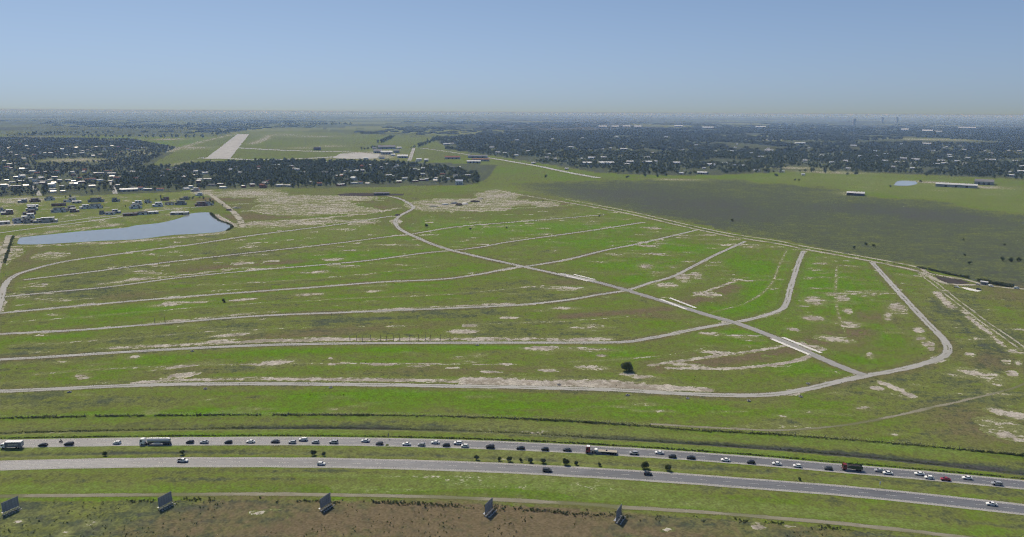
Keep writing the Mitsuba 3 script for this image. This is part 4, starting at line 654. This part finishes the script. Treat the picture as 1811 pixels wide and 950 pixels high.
tree('bush', 'small black round bush alone in the middle plots at left', (-261.2,642), 1.0, bush[1], 'leaf_dark', 'bush')
sign = (-65.2,361.2); k = thing('road_sign', 'small dark sign on a post at the far edge of the highway', 'sign'); part(k, 'post', tube((0, 0, 0), (0, 0, 2.6), .06), place(*sign), 'steel'); part(k, 'board', box(0, 0, 1.7, 1.1, .05, 1.3), place(*sign, 0, 70), 'dark_steel')
sign = (172,312.3); k = thing('road_sign', 'small pale sign on a post in the median at right', 'sign'); part(k, 'post', tube((0, 0, 0), (0, 0, 2.6), .06), place(*sign), 'steel'); part(k, 'board', box(0, 0, 1.6, .8, .05, 1.5), place(*sign, 0, 20), 'paint_white')
sign = (-64.1,351.2); k = thing('road_sign', 'low pale yellow marker board in the median left of centre', 'sign'); part(k, 'post', tube((0, 0, 0), (0, 0, 1.0), .06), place(*sign), 'steel'); mat('yellow_paint', col=(.55, .50, .16)); part(k, 'board', box(0, 0, .7, 1.5, .06, 1.0), place(*sign, 0, 15), 'yellow_paint')

# ------------------------------------------------------------------ estate houses by the pond
def dist(p): return math.hypot(math.hypot(p[0], p[1]), EYE)
def wide(p, w): return w * dist(p) / 1293.0
def win(x, z, w, h, y): return box(x, y, z, w, .14, h)
ESTATE = []
for vi, (lw, ld, ux, uw, ud) in enumerate(((14, 10, 1.5, 9, 8.5), (13, 9, -2, 8, 8), (16, 9, 0, 11, 8), (12, 11, 0, 0, 0), (15, 10, 3, 8, 9))):
    parts = [('wall', box(0, 0, 0, lw, ld, 3.1), 'W'), ('roof', box(0, 0, 3.102, lw + .5, ld + .5, .3), 'R')]
    for x in np.linspace(-lw / 2 + 2, lw / 2 - 4.5, 2): parts.append(('window', win(x, .9, 2.4, 1.7, -ld / 2), 'window_dark'))
    parts.append(('door', win(lw / 2 - 3.6, .05, 1.2, 2.2, -ld / 2), 'door_wood')); parts.append(('garage_door', box(lw / 2, 0, .05, .12, 4, 2.4), 'roof_grey'))
    if uw:
        parts += [('upper_floor', box(ux, .3, 3.404, uw, ud, 2.8), 'W'), ('upper_roof', box(ux, .3, 6.206, uw + .6, ud + .6, .3), 'R')]
        for x in (-uw / 4, uw / 4): parts.append(('window', win(ux + x, 4.1, 2.2, 1.5, .3 - ud / 2), 'window_dark'))
        parts.append(('balcony', box(ux - uw / 4, -ud / 2 - .4, 3.404, 3, 1.2, .9), 'plaster_grey'))
    else: parts.append(('chimney', box(3, 2, 3.404, .8, .8, 1.3), 'W'))
    ESTATE.append([(n_, mikit.ply(m, mt if len(mt) > 1 else 'plaster_white'), mt) for n_, m, mt in parts])
EH = [(*p, w) for p, w in zip([(-773.5,1101.6),(-839.2,1206.3),(-758.4,1113.8),(-743.9,1114.3),(-775.9,1162.3),(-803.5,1207.8),(-830.4,1257),(-858.5,1302.2),(-901.8,1376.4),(-731.2,1114.8),(-718.6,1121.2),(-822.7,1320),(-771.6,1237.4),(-768.4,1259.6),(-837.4,1379.4),(-754.4,1283),(-740.1,1291.5),(-891.3,1404.2),(-789.3,1381.6),(-671.8,1213.1),(-683.8,1212.6),(-691.4,1342.5),(-668.4,1290.6),(-684.4,1368.7),(-643.1,1319.7),(-633.2,1345.1),(-612.7,1346),(-641.3,1425.4),(-568.9,1331.2),(-641.8,1495),(-558,1340),(-632.5,1201),(-619,1215.3),(-605.6,1222.8),(-557.7,1217.7),(-746.2,1238.4),(-919,1366.7),(-668.9,1227.3),(-683.9,1575.1),(-867.1,1233.4),(-812.3,1123.7),(-901,1239.3),(-671.7,1409.9),(-814.8,1362.7),(-755,1387.7)], [14, 15, 15, 14, 16, 15, 15, 14, 13, 10, 24, 18, 20, 17, 16, 13, 19, 13, 22, 14, 9, 14, 17, 10, 15, 12, 16, 12, 19, 10, 12, 20, 15, 15, 26, 12, 11, 12, 12, 12, 14, 14, 11, 12, 11])]
WALLN = ['plaster_white', 'plaster_grey', 'plaster_sand', 'plaster_white', 'brick_red']; ROOFN = ['roof_pale', 'roof_grey', 'roof_pale', 'roof_dark', 'roof_pale']
DES = {'plaster_white': 'white', 'plaster_grey': 'grey', 'plaster_sand': 'sand-coloured', 'brick_red': 'brick'}; RD = {'roof_pale': 'pale', 'roof_grey': 'grey', 'roof_dark': 'dark', 'roof_tile': 'red tiled', 'roof_blue': 'bluish'}
SPOT = ['at the left end of', 'in the left part of', 'in the middle of', 'in the right part of', 'at the right end of']
for i, (x, y, w) in enumerate(EH):
    g = np.random.default_rng(500 + i); v = int(g.integers(0, 5)) if w < 19 else int(g.choice([2, 3])); W_, R_ = WALLN[int(g.integers(0, 5))], ROOFN[int(g.integers(0, 5))]
    row = lambda q: 0 if q[1] < 1230 else 1 if q[1] < 1420 else 2
    rank = sum(1 for q in EH if row(q) == row((x, y)) and q[0] / q[1] < x / y); rows = ('front', 'middle', 'back')[row((x, y))]
    k = thing('estate_house', f'{DES[W_]} house with {RD[R_]} flat roof, {nth(rank)} from left in the {rows} row by the pond', 'house', 'houses of the pond estate')
    s = wide((x, y), w) / (14, 13, 16, 12, 15)[v]; M = place(x, y, 0, g.uniform(-14, 14) - math.degrees(math.atan2(x, y)), [s, min(s, 1.25), min(1.15, max(.95, s))])
    for n_, d, mt in ESTATE[v]: part(k, n_, d, M, {'W': W_, 'R': R_}.get(mt, None))

# ------------------------------------------------------------------ town houses among the trees
def gable(w, d, h, rh): 
    roof = hull([(x, y, h) for x in (-w / 2 - .4, w / 2 + .4) for y in (-d / 2 - .4, d / 2 + .4)] + [(x, 0, h + rh) for x in (-w / 2 - .4, w / 2 + .4)]); return box(0, 0, 0, w, d, h), roof
TOWNH = []
for w, d, h, rh in ((11, 8, 3.2, 2.0), (13, 9, 3.4, 1.2), (10, 10, 5.8, 1.6), (16, 9, 3.6, .9)):
    a, b = gable(w, d, h, rh)
    TOWNH.append([('wall', mikit.ply(a, 'plaster_white')), ('roof', mikit.ply(b, 'roof_pale')), ('window', mikit.ply(win(-w / 4, .9, 1.8, 1.4, -d / 2), 'window_dark')), ('door', mikit.ply(win(w / 5, .02, 1.2, 2.2, -d / 2), 'door_wood'))])
BRIGHT = [(-1331.9,2039.5),(-1295.8,2042),(-1285,1985.6),(-1257.2,2025.2),(-1216.7,2028),(-1183.7,2030.2),(-1133.2,1995.7),(-1261.6,1865.1),(-1247.8,1865.9),(-1205.7,1836.3),(-1210.8,1884.8),(-1167.4,1871),(-1234,1788.2),(-1142,1809),(-1080.5,1724.7),(-1149.2,1763.6),(-1123.4,1750.6),(-1054.3,1814.3),(-1042.3,1822.8),(-1015,1801.4),(-1089.4,1843.5),(-972.5,1774),(-1101.2,1656.4),(-1111.6,1643),(-1128.7,1642),(-1036.6,1647.1),(-1022,1660.8),(-949.3,1544.2),(-973.6,1543),(-1033.7,1896),(-1008.2,1881),(-842.2,1584.2),(-986.7,2063.3),(-1014.8,2209.6),(-966.6,2147),(-955.4,2085.4),(-891,2069.8),(-841.6,1942.6),(-1053.8,2039.1),(-760.7,1832.2),(-928.7,1806.6),(-753.5,1757.9),(-694.5,1692.2),(-649.3,1643.1),(-715.5,1602.8),(-725.4,1651.5),(-608.9,1657.9),(-687.6,1592.4),(-756.3,2183.8),(-697.2,2188),(-745.8,2276.1),(-537.5,1687.7),(-517,1688.9),(-451.4,1712.6),(-400.2,1708.7),(-460.7,1985.1),(-623.5,2465.7),(-524.3,2055.6),(-590.4,1753.1),(-598.9,1684.3),(-566.2,1660.3),(-365.7,1766.1),(-346.8,1753),(-463.7,2273.5),(-457.6,2565.8),(-369.6,2353.6),(-339.8,1992.9),(-320.4,1958.6),(-361.8,2281),(-329.2,2237.1),(-274,2153.6),(-272.9,2241.2),(-296.1,2194.9),(-331,2576.5),(-303.6,2578.7),(-277.8,1893.6),(-278.2,1800.3),(-241.6,1817.4),(-225.8,1848.9),(-215.9,1849.5),(-202.4,1898.3),(-193,1835.5),(-185.8,2270.6),(-164.9,2272.2),(-188.3,1949.6),(-166.1,1884.3),(-810.9,1597.7),(-790.9,1586.9),(-765.7,1588.3),(-1145.6,2072.2),(-1134.8,2073),(-1119.8,1996.6),(-1026.5,1741.9),(-1090.1,1796.9),(-1059.8,1768.9),(-1092.7,1766.9),(-1183.1,1732.8),(-1148.1,1653.8),(-1180.7,1761.7),(-1296.9,1815),(-1234.3,1688.5),(-1396.1,1978.1)]
FARB = [(-2342.2,3448.9),(-2271.3,3457.4),(-2247.3,3296.5),(-2047.9,3267.6),(-2057.3,3426.2),(-1882.1,3049),(-1870.4,2923.5),(-1851.4,2925.4),(-1830.3,2927.5),(-1700.9,2823),(-1719.1,2898.4),(-1736.2,2978.2),(-1805.1,3101.8),(-1835.1,3192.2),(-1800.6,3148.4),(-1926,3557.5),(-1545.3,2876.2),(-1847.1,2666.8),(-1711.3,2581.1),(-2834.3,4143.2),(-2348.1,3392),(-2201,3409.3),(-2854.4,4140.2),(-2410.5,3620.4),(-2104,3211.4),(-2158.9,3359.6),(-1938.3,3181),(-1992.9,3378.8),(-1908,3388.6),(-1766,3199.7),(-1810.3,3399.9),(-1697.3,3256.3),(-1753.9,3406.4),(-1717,3410.7),(-1674.6,3361.7),(-1593.3,3124.2),(-1605.8,3034),(-1603.8,2870.5),(-1550.5,2728.4),(-2003.1,2951.1),(-1860.8,2770.8),(-1800.8,2776.4),(-1697.6,2462),(-1599.3,2360.1),(-1510.6,2290.5),(-1509.8,2195.7),(-1416.1,2114.9)]
TOWNPT = []
for poly, n_, sd, k_ in (([(-1059.8,2098.5),(-874.9,2391.5),(-662.2,2490.7),(-381.1,2404.1),(-107.5,2103.6),(-95,1856.8),(-288.8,1814.6),(-456.2,1705.6),(-652.7,1668.3),(-829.3,1561.8)], 400, 31, 46), ([(-1764.3,2111),(-1640.5,2356.8),(-1162.1,2154.5),(-841.1,1572.6),(-1049.8,1495.6),(-1244.8,1425.3)], 400, 32, 40)):
    g = np.random.default_rng(sd); q = Polygon(poly); x0, y0, x1, y1 = q.bounds; c = g.uniform((x0, y0), (x1, y1), (n_, 2)); c = c[shapely.contains_xy(q, c[:, 0], c[:, 1])][:k_]; BRIGHT += [tuple(map(float, p)) for p in c]
for i, p in enumerate(list(BRIGHT) + list(FARB)):
    g = np.random.default_rng(900 + i); far = i >= len(BRIGHT); R_ = ['roof_pale', 'roof_pale', 'roof_pale', 'roof_grey', 'roof_tile'][int(g.integers(0, 5))] if far or g.random() < .5 else 'roof_pale'
    W_ = WALLN[int(g.integers(0, 5))]; s = g.uniform(.7, 1.25); M = place(p[0], p[1], 0, g.uniform(-35, 35) - math.degrees(math.atan2(p[0], p[1])), s)
    tier = lambda q: 0 if q[1] < 1720 else 1 if q[1] < 1950 else 2 if q[1] < 2350 else 3 if q[1] < 3300 else 4
    rank = sum(1 for q in list(BRIGHT) + list(FARB) if tier(q) == tier(p) and q[0] / q[1] < p[0] / p[1]); depth = ('frontmost', 'second', 'middle', 'rear', 'hindmost')[tier(p)]
    k = thing('town_house', f'{DES[W_]} house with {RD[R_]} roof, {nth(rank)} from left in the {depth} belt of the town', 'house', 'houses of the tree-covered town')
    for n_, d in TOWNH[int(g.integers(0, 4))]: part(k, n_, d, M, {'wall': W_, 'roof': R_}.get(n_))
    TOWNPT.append(p)
# large sheds and warehouses
def shed(at, wpx, deep, h, label, roofm='roof_pale', wallm='plaster_grey', cat='warehouse', deg=0, base='warehouse', ridge=.12):
    L = wide(at, wpx); k = thing(base, label, cat); M = place(at[0], at[1], 0, deg - math.degrees(math.atan2(at[0], at[1])))
    a, b = gable(L, deep, h, deep * ridge); part(k, 'wall', a, M, wallm); part(k, 'roof', b, M, roofm)
    for x in np.linspace(-L / 2, L / 2, 5)[1:-1]: part(k, 'door', win(x, .05, min(5, L / 8), h * .7, -deep / 2), M, 'roof_dark')
    TOWNPT.append(at); return k
shed((1067.9,1763.4), 54, 24, 6.5, 'long low warehouse with bright pale roof standing in the pale green field at right'); shed((1183.4,1840.8), 24, 40, 8, 'grey shed just behind the right end of the long field warehouse', 'roof_grey')
shed((736.5,1568.8), 26, 22, 5.5, 'pale-roofed open shed alone at the edge of the dark meadow', wallm='roof_dark', base='farm_shed', cat='shed')
shed((-128.5,1765.5), 13, 20, 9, 'bluish white block building on the right tip of the wooded town', 'roof_blue', 'plaster_white', 'building', base='block_building')
shed((-272.8,1523.9), 26, 14, 4.5, 'long dark shed at the far start of the spine street', 'roof_grey', 'roof_dark', 'shed', base='barn')
shed((-825.7,1573.4), 25, 18, 4.5, 'long white-roofed shed at the front edge of the left town')
shed((-573.2,3140), 14, 60, 8, 'pale airport hangar left in the airport group', 'roof_grey', base='hangar', cat='hangar')
shed((-514,3017.1), 20, 40, 10, 'bright white-roofed terminal building beside the apron', base='terminal', cat='airport terminal')
shed((-592.9,3484.8), 30, 60, 9, 'grey long hangar behind the terminal', 'roof_grey', base='hangar', cat='hangar'); shed((-495.2,3148), 10, 40, 9, 'grey building right of the terminal', 'roof_grey', base='hangar', cat='hangar')
shed((-416.9,2797.1), 18, 40, 7, 'pale shed in front of the terminal'); shed((-877.7,3321.4), 12, 40, 9, 'small dark building alone beside the far taxiway', 'roof_dark', 'roof_dark', 'building', base='airfield_building')
shed((-224.2,2745.2), 26, 30, 7, 'long brownish-roofed shed, left of the barracks row', 'roof_tile'); shed((-133.2,2822.9), 34, 30, 7, 'long grey shed at the rear of the barracks row', 'roof_grey'); shed((-132.5,2519.7), 24, 26, 7, 'pale-roofed shed in the front of the barracks row'); shed((-113.8,2625.2), 30, 24, 7, 'brownish-roofed shed in the middle of the barracks row', 'roof_tile')
for p_, w_, rm_, lab_ in (((-534.1,2684.5), 8, 'roof_pale', 'small pale hut at the front edge of the apron'), ((-640.5,3425.4), 7, 'roof_grey', 'small grey building at the rear left of the apron'), ((-470.2,2902.4), 7, 'roof_pale', 'small pale annexe right of the terminal front'), ((-535.3,3491.4), 8, 'roof_pale', 'small pale building at the rear right of the airport group'), ((-483.1,2722.2), 10, 'roof_grey', 'grey low building below the terminal at the trees'), ((-334.8,2637.6), 9, 'roof_pale', 'pale building beside the lane right of the airport'), ((-305.2,2609), 7, 'roof_pale', 'second pale building farther right of the airport lane')):
    shed(p_, w_, 24, 6, lab_, rm_, 'plaster_white', 'building', base='airport_building')
WH = [((248.3,2480.4), 22), ((315.6,2485.8), 26), ((410.2,2578.5), 13), ((471.1,2554.4), 19), ((519.8,2846.4), 9), ((560.5,2533.1), 15), ((661.4,2458.9), 14), ((525.3,3501.7), 12), ((544.1,2107.9), 16), ((737.8,2224.5), 8), ((1659.3,4280.4), 16), ((1514.5,2864.4), 10), ((1526.6,2797.2), 12), ((1397.2,2571.5), 6), ((1384.6,2658.3), 6), ((1588.7,2737.3), 9), ((1465.2,2548.8), 8), ((1773.9,2996.7), 6), ((1816.7,2822.1), 7), ((1839.6,2824), 5), ((1585.7,2586.4), 5), ((1879.9,2761.7), 6), ((1546.8,2237.5), 10), ((-64.1,3147.4), 8), ((-32.4,3107), 6), ((25.2,4559.8), 6), ((69,3299.8), 6), ((14.5,2948.2), 7), ((256.2,4786.2), 5), ((472.1,5029.8), 5), ((260.5,2754.2), 5), ((292.1,3702.3), 8), ((158.7,2745.3), 5), ((300.3,2791.8), 14), ((350,2831.2), 10), ((740,5304.2), 6), ((1107.8,5365.1), 6), ((1184.1,3417.6), 13), ((1848.8,4015.9), 9), ((1220.5,2706.4), 7), ((1428,3042.1), 4), ((1372.1,2719.1), 8), ((2404.7,4300.1), 14), ((981.6,2924.5), 9), ((4237.3,7403.1), 12), ((-351.6,3947.7), 12), ((-327.5,4021.9), 6), ((-100.8,3597.6), 8)]
g = np.random.default_rng(33)
for _ in range(56):
    r_, t_ = g.uniform(2050, 4300), g.uniform(.02, .72); WH.append(((r_ * t_, r_ * 1.0), float(g.uniform(4, 8) * 2600 / r_)))
WH = [w_ for w_ in WH if w_[0][1] > 2000 and (inside(np.array([w_[0]]), FOREST)[0] or w_[1] > 3)]
for i, (p, w) in enumerate(WH):
    g = np.random.default_rng(1300 + i); hz = 'on the near edge of' if p[1] < 2700 else 'in' if p[1] < 4500 else 'far back in'
    zone = lambda q: 0 if q[1] < 2700 else 1 if q[1] < 4500 else 2
    rank = sum(1 for q, _ in WH if zone(q) == zone(p) and q[0] / q[1] < p[0] / p[1])
    shed(p, w, min(60, .5 * wide(p, w) + 8), min(10, 3.5 + .06 * wide(p, w)), f'{"long" if w > 12 else "small"} pale-roofed building {hz} the right-hand forest, {nth(rank)} from left', 'roof_pale', 'plaster_white' if g.random() < .5 else 'plaster_grey', 'building', g.uniform(-12, 12), 'forest_building')
for i, (p, w, lab) in enumerate((((1056.8,8745.7), 14, 'leftmost'), ((1208.5,8786.6), 12, 'second'), ((1374.1,8998.3), 13, 'third'), ((1488,8862), 12, 'fourth'), ((2085.2,9370.7), 14, 'fifth'), ((2209.9,8430.6), 18, 'sixth'), ((3030,9108.7), 16, 'seventh'), ((4194.1,7964.8), 10, 'eighth'), ((4110.1,7376.6), 14, 'ninth'), ((5670,9299.2), 22, 'last'), ((-8969,28068.8), 10, 'far-left'))):
    shed(p, w, 90, 14, f'hazy bright warehouse near the horizon, {lab} from the left in its row', base='distant_warehouse')
for p, h, lab in (((5314.8,11616.8), 95, 'left'), ((7348,14841.8), 110, 'middle'), ((7712.2,14981.2), 110, 'right')):
    k = thing('distant_tower', f'faint tall tower on the horizon, {lab} one of three', 'tower'); M = place(*p)
    part(k, 'shaft', join(box(0, 0, 0, 34, 34, h)), M, 'plaster_grey'); part(k, 'cap', box(0, 0, h + .01, 22, 22, 9), M, 'roof_grey')
# diggings and yards
single('wet_ground', sheet([(-367.4,1529.9),(-345.2,1558.5),(-296.4,1555.4),(-229.1,1547.8),(-227.9,1515.5),(-298,1501.6),(-356.7,1503.9)], .12), 'wet_earth', 'dark wet ground around the long dark shed', 'ground', kind='structure')
single('wet_ground', sheet([(456.1,770.4),(462.1,765),(473.6,751.8),(475.1,738.7),(460.9,730.7),(446.6,738)], .03), 'wet_earth', 'dark dug ground between the forking dirt tracks', 'ground', kind='structure')
single('sand_patch', sheet([(452.2,718.1),(458.8,715.9),(464.4,702.9),(457.6,699.2),(452.9,706.1)], .05), 'pale_strip', 'pale yellowish sand patch below the tracks at the right edge', 'sand', kind='structure')
def heap(at, r, h, m, label, seed):
    g = np.random.default_rng(seed); t = trimesh.creation.icosphere(3, 1.0); v = np.array(t.vertices); v = v[:, :] * (r, r * .7, h); v *= (1 + .5 * (meshkit.fbm(v / (r * .4), 3, seed) - .5))[:, None]; v[:, 2] = np.maximum(v[:, 2], -.1)
    single('spoil_heap', trimesh.Trimesh(v, t.faces), m, label, 'earth heap', M=place(at[0], at[1], 0, seed * 37), smooth=40)
for i, (p, r, h, m) in enumerate((((-126.5,1367.8), 7, 3, 'pale_strip'), ((-110.9,1385.9), 8, 3.4, 'plaster_grey'), ((-99.4,1360.4), 9, 3.5, 'wet_earth'), ((-90,1378.1), 8, 3.4, 'pale_strip'), ((-146,1341.5), 9, 2.6, 'dust'), ((-72.6,1414.7), 10, 3, 'wet_earth'), ((-192.7,1218.6), 6, 2.2, 'wet_earth'), ((-63.7,1462.5), 8, 3, 'dust'), ((-495.4,1271.1), 7, 2.4, 'wet_earth'), ((-494,1302.1), 8, 2.6, 'dust'))):
    heap(p, r, h, m, ['leftmost pale spoil heap of the dug site beyond the plots', 'grey spoil heap in the middle of the dug site', 'dark spoil heap in the middle of the dug site', 'pale spoil heap at the right of the dug site', 'low dusty heap well left of the dug site', 'dark heap at the right end of the dug site', 'small dark heap beside the bend of the spine street', 'dusty heap behind the dug site', 'dark heap beside the dirt road right of the pond', 'dusty heap behind the dark one right of the pond'][i], 20 + i)
shed((484.5,731.3), 9, 5, 3, 'small white gatehouse beside the dark hedge at the right edge', base='gatehouse', cat='building')
for kind, paint, p, lab in (('pickup', 'white', (447.2,715.5), 'white pickup parked on grass left of the sand patch'), ('van', 'white', (485,721.3), 'white van parked right of the gatehouse'), ('suv', 'black', (463.6,706.3), 'black car parked at the right end of the sand patch'), ('van', 'white', (505.1,712), 'white van at the right edge track beyond the gatehouse'), ('sedan', 'silver', (476.9,728.6), 'silver car parked left of the gatehouse')):
    car(kind, paint, p, EAST_B, False, lab, 'vehicles parked by the gatehouse')

# ------------------------------------------------------------------ trees of the town and the forest
DENSE = [(-1095.7,2137.8),(-893.8,2443.8),(-677.1,2547.5),(-389.4,2457),(-182.1,2225.2),(-92.6,1990.9),(-83.6,1796.9),(-282,1770.9),(-446,1666.8),(-638.4,1631.2),(-690.1,1604.1),(-812.4,1529.1),(-960.5,1774.8)]
SPARSE_TOWN = [(-2617.1,2930.2),(-3149.1,4556.1),(-2271.7,4402.5),(-1563.4,3428.4),(-1171.8,2342.1),(-1095.7,2137.8),(-960.5,1774.8),(-812.4,1529.1),(-931.2,1491),(-1022.5,1455.8),(-1235.4,1318.2)]
TP = np.array(TOWNPT); TR = np.hypot(TP[:, 0], TP[:, 1]); TA = np.arctan2(TP[:, 0], TP[:, 1])
def clear_of_houses(P, front=75.0, half=9.0):
    """yards and lanes: no tree on a house or in the yard on its open side"""
    r, a = np.hypot(P[:, 0], P[:, 1]), np.arctan2(P[:, 0], P[:, 1]); ok = np.ones(len(P), bool)
    for x, y in zip(TR, TA): ok &= ~((r < x + 8) & (r > x - front * (x / 2000)) & (np.abs(a - y) * r < half))
    return ok
def sample(poly, n, seed, lim=9000):
    g = np.random.default_rng(seed); q = Polygon(poly); x0, y0, x1, y1 = q.bounds; P = g.uniform((x0, y0), (x1, min(y1, lim)), (n, 2)); return P[shapely.contains_xy(q, P[:, 0], P[:, 1])]
def thin(P, gap):
    """keep points no closer than about gap metres"""
    c = np.floor(P / gap).astype(int); _, i = np.unique(c, axis=0, return_index=True); return P[i]
def openness(P, s, seed): return meshkit.fbm(np.c_[P / s, P[:, :1] * 0], 3, seed)
far_tree = [(mikit.ply(trunk(3.2, .3, 0), 'bark'), mikit.ply(crown(120, 4.6 * k, 4.6 / k, 6.4, 1.15, 700 + i, 7, True), 'leaf_0')) for i, k in enumerate((1, .85, 1.15, .7))]
mass = [join(trunk(3.0, .3), crown(62, 4.8 * k, 4.4 / k, 6.2, 1.6, 720 + i, 6, True, .22)) for i, k in enumerate((1, .85, 1.2, .75))]
P = thin(sample(DENSE, 26000, 61), 15.0); P = P[clear_of_houses(P)]; P = P[openness(P, 60, 3) > .30]
o = np.argsort(np.hypot(P[:, 0], P[:, 1] - .15 * np.abs(P[:, 0]))); front = P[o[:210]]; rest = P[o[210:]]
for i, p in enumerate(front):
    g = np.random.default_rng(3000 + i); tree('town_tree', 'dark leafy tree in the front edge of the wooded town behind the plots', p, g.uniform(.75, 1.35), far_tree[i % 4], f'leaf_{int(g.choice([0, 0, 1, 2]))}', 'tree', 'trees along the front of the wooded town', g.uniform(0, 360))
g = np.random.default_rng(62)
scatter_mass('town_wood', 'dense dark trees filling the wooded town before the airfield', rest, g.uniform(.6, 1.7, len(rest)), mass, 'leaf_0', seed=63)
P = thin(sample(SPARSE_TOWN, 60000, 64), 15.0); P = P[clear_of_houses(P, 55, 9)]; P = P[openness(P, 70, 4) > .37]
P = P[ellmask(P, [(-1497.9,2507.9,121.4,163.9,-0.54)][0]) < .5]
scatter_mass('street_trees', 'trees scattered between the houses of the left town', P, g.uniform(.55, 1.15, len(P)), mass, 'leaf_2', seed=65)
# the right-hand forest, denser trees near, broader clumps farther off
P = thin(sample(FOREST, 90000, 66, 3300), 19.0); P = P[(P[:, 1] < 3300) & clear_of_houses(P, 70, 14)]; P = P[openness(P, 130, 5) > .36]
edge = P[(P[:, 0] > 500)]; o = np.argsort(np.hypot(edge[:, 0], edge[:, 1])); pick = edge[o[:60]]
for i, p in enumerate(pick):
    g2 = np.random.default_rng(3500 + i); tree('forest_tree', 'dark tree along the near edge of the right-hand forest', p, g2.uniform(.8, 1.4), far_tree[i % 4], f'leaf_{int(g2.choice([0, 0, 1]))}', 'tree', 'trees along the near edge of the forest', g2.uniform(0, 360))
sel = np.ones(len(P), bool)
for p in pick: sel &= ~((P == p).all(1))
scatter_mass('forest', 'broad dark forest with scattered roofs beyond the meadows', P[sel], g.uniform(.75, 1.5, sel.sum()), mass, 'leaf_0', seed=67)
clump = [crown(46, 15, 8 * k, 6, 4.6, 740 + i, 8, True, .15) for i, k in enumerate((1, .8, 1.1))]
P = thin(sample(FOREST, 60000, 68, 9000), 42.0); P = P[(P[:, 1] >= 3250) & clear_of_houses(P, 150, 26)]; P = P[openness(P, 420, 6) > .40]
scatter_mass('distant_forest', 'hazy forest stretching back towards the horizon at right', P, g.uniform(.7, 1.4, len(P)), clump, 'leaf_2', seed=69)
big = []
for i in range(4):
    c = trimesh.creation.icosphere(2, 1.0); d_ = np.array(c.vertices); d_ = d_ * (.75 + .9 * (meshkit.fbm(d_ * 2.1 + i * 7, 3, 760 + i) - .3))[:, None]
    c.vertices = d_ * (62, 26, 11) + (0, 0, 2); big.append(c)
P = np.random.default_rng(70).uniform((-11000, 5600), (11000, 13500), (4200, 2)); P = P[np.abs(P[:, 0]) < .8 * P[:, 1] + 200]; P = P[~inside(P, AIRFIELD)]
dn = openness(P * (1, .55), 900, 7) + .10 * np.clip(P[:, 0] / P[:, 1] + .1, -1, .5); P = P[dn > np.where(P[:, 0] < -.1 * P[:, 1], .57, .52)]
scatter_mass('horizon_woods', 'hazy bands of woodland near the horizon', P, g.uniform(.6, 1.3, len(P)), big, 'leaf_2', seed=71, smooth=True)
ROWS = [[(-724.1,4043.1),(-800.1,4936.3)], [(-676.4,3318.2),(-634,3535.9)], [(-466.3,3555.3),(-479.4,4774.7)], [(-2727.8,4730.1),(-1977.3,4745.7)], [(-3366.7,5221),(-3000.4,5576.9)], [(-2131.7,5314.6),(-2487.3,7008.9)], [(658.6,2176.4),(788.2,2164.6)], [(864.9,2190.6),(959.7,2176.3)], [(1098.2,2185.7),(1214.4,2152.7)], [(1414.2,2207.2),(1482.5,2130.9)], [(-3822.7,8725.9),(-2765.5,8334.1)], [(-3682.5,6951.4),(-3017.3,6880.3)], [(-2796.1,9050.7),(-2110.2,9689.6)], [(-3283.8,4860.3),(-3186.6,5122.5)]]
P = np.vstack([along(r_, 26 if r_[0][1] > 3000 else 13, 10, 80 + i) for i, r_ in enumerate(ROWS)])
scatter_mass('tree_rows', 'dark rows of trees bordering the distant fields', P, g.uniform(.9, 1.8, len(P)) * np.clip(P[:, 1] / 3500, .8, 2.2), mass, 'leaf_0', seed=72)
P = np.vstack([along(p_, 14, 6, 95 + i) for i, p_ in enumerate(([(-693.1,1309.4),(-676.1,1343.2)], [(-692.9,1386.1),(-689,1442.4)], [(-639.7,1406.8),(-624.7,1435.8)], [(-632.8,1454.9),(-542.7,1340.7)], [(-889.8,1423.1),(-868.6,1443.5)]))])
for i, p in enumerate(P[:34]): tree('estate_tree', 'small dark tree between the houses of the pond estate', p, .35 + .25 * ((i * 7) % 5) / 4, far_tree[i % 4], 'leaf_0', 'tree', 'trees of the pond estate', 40 * i)
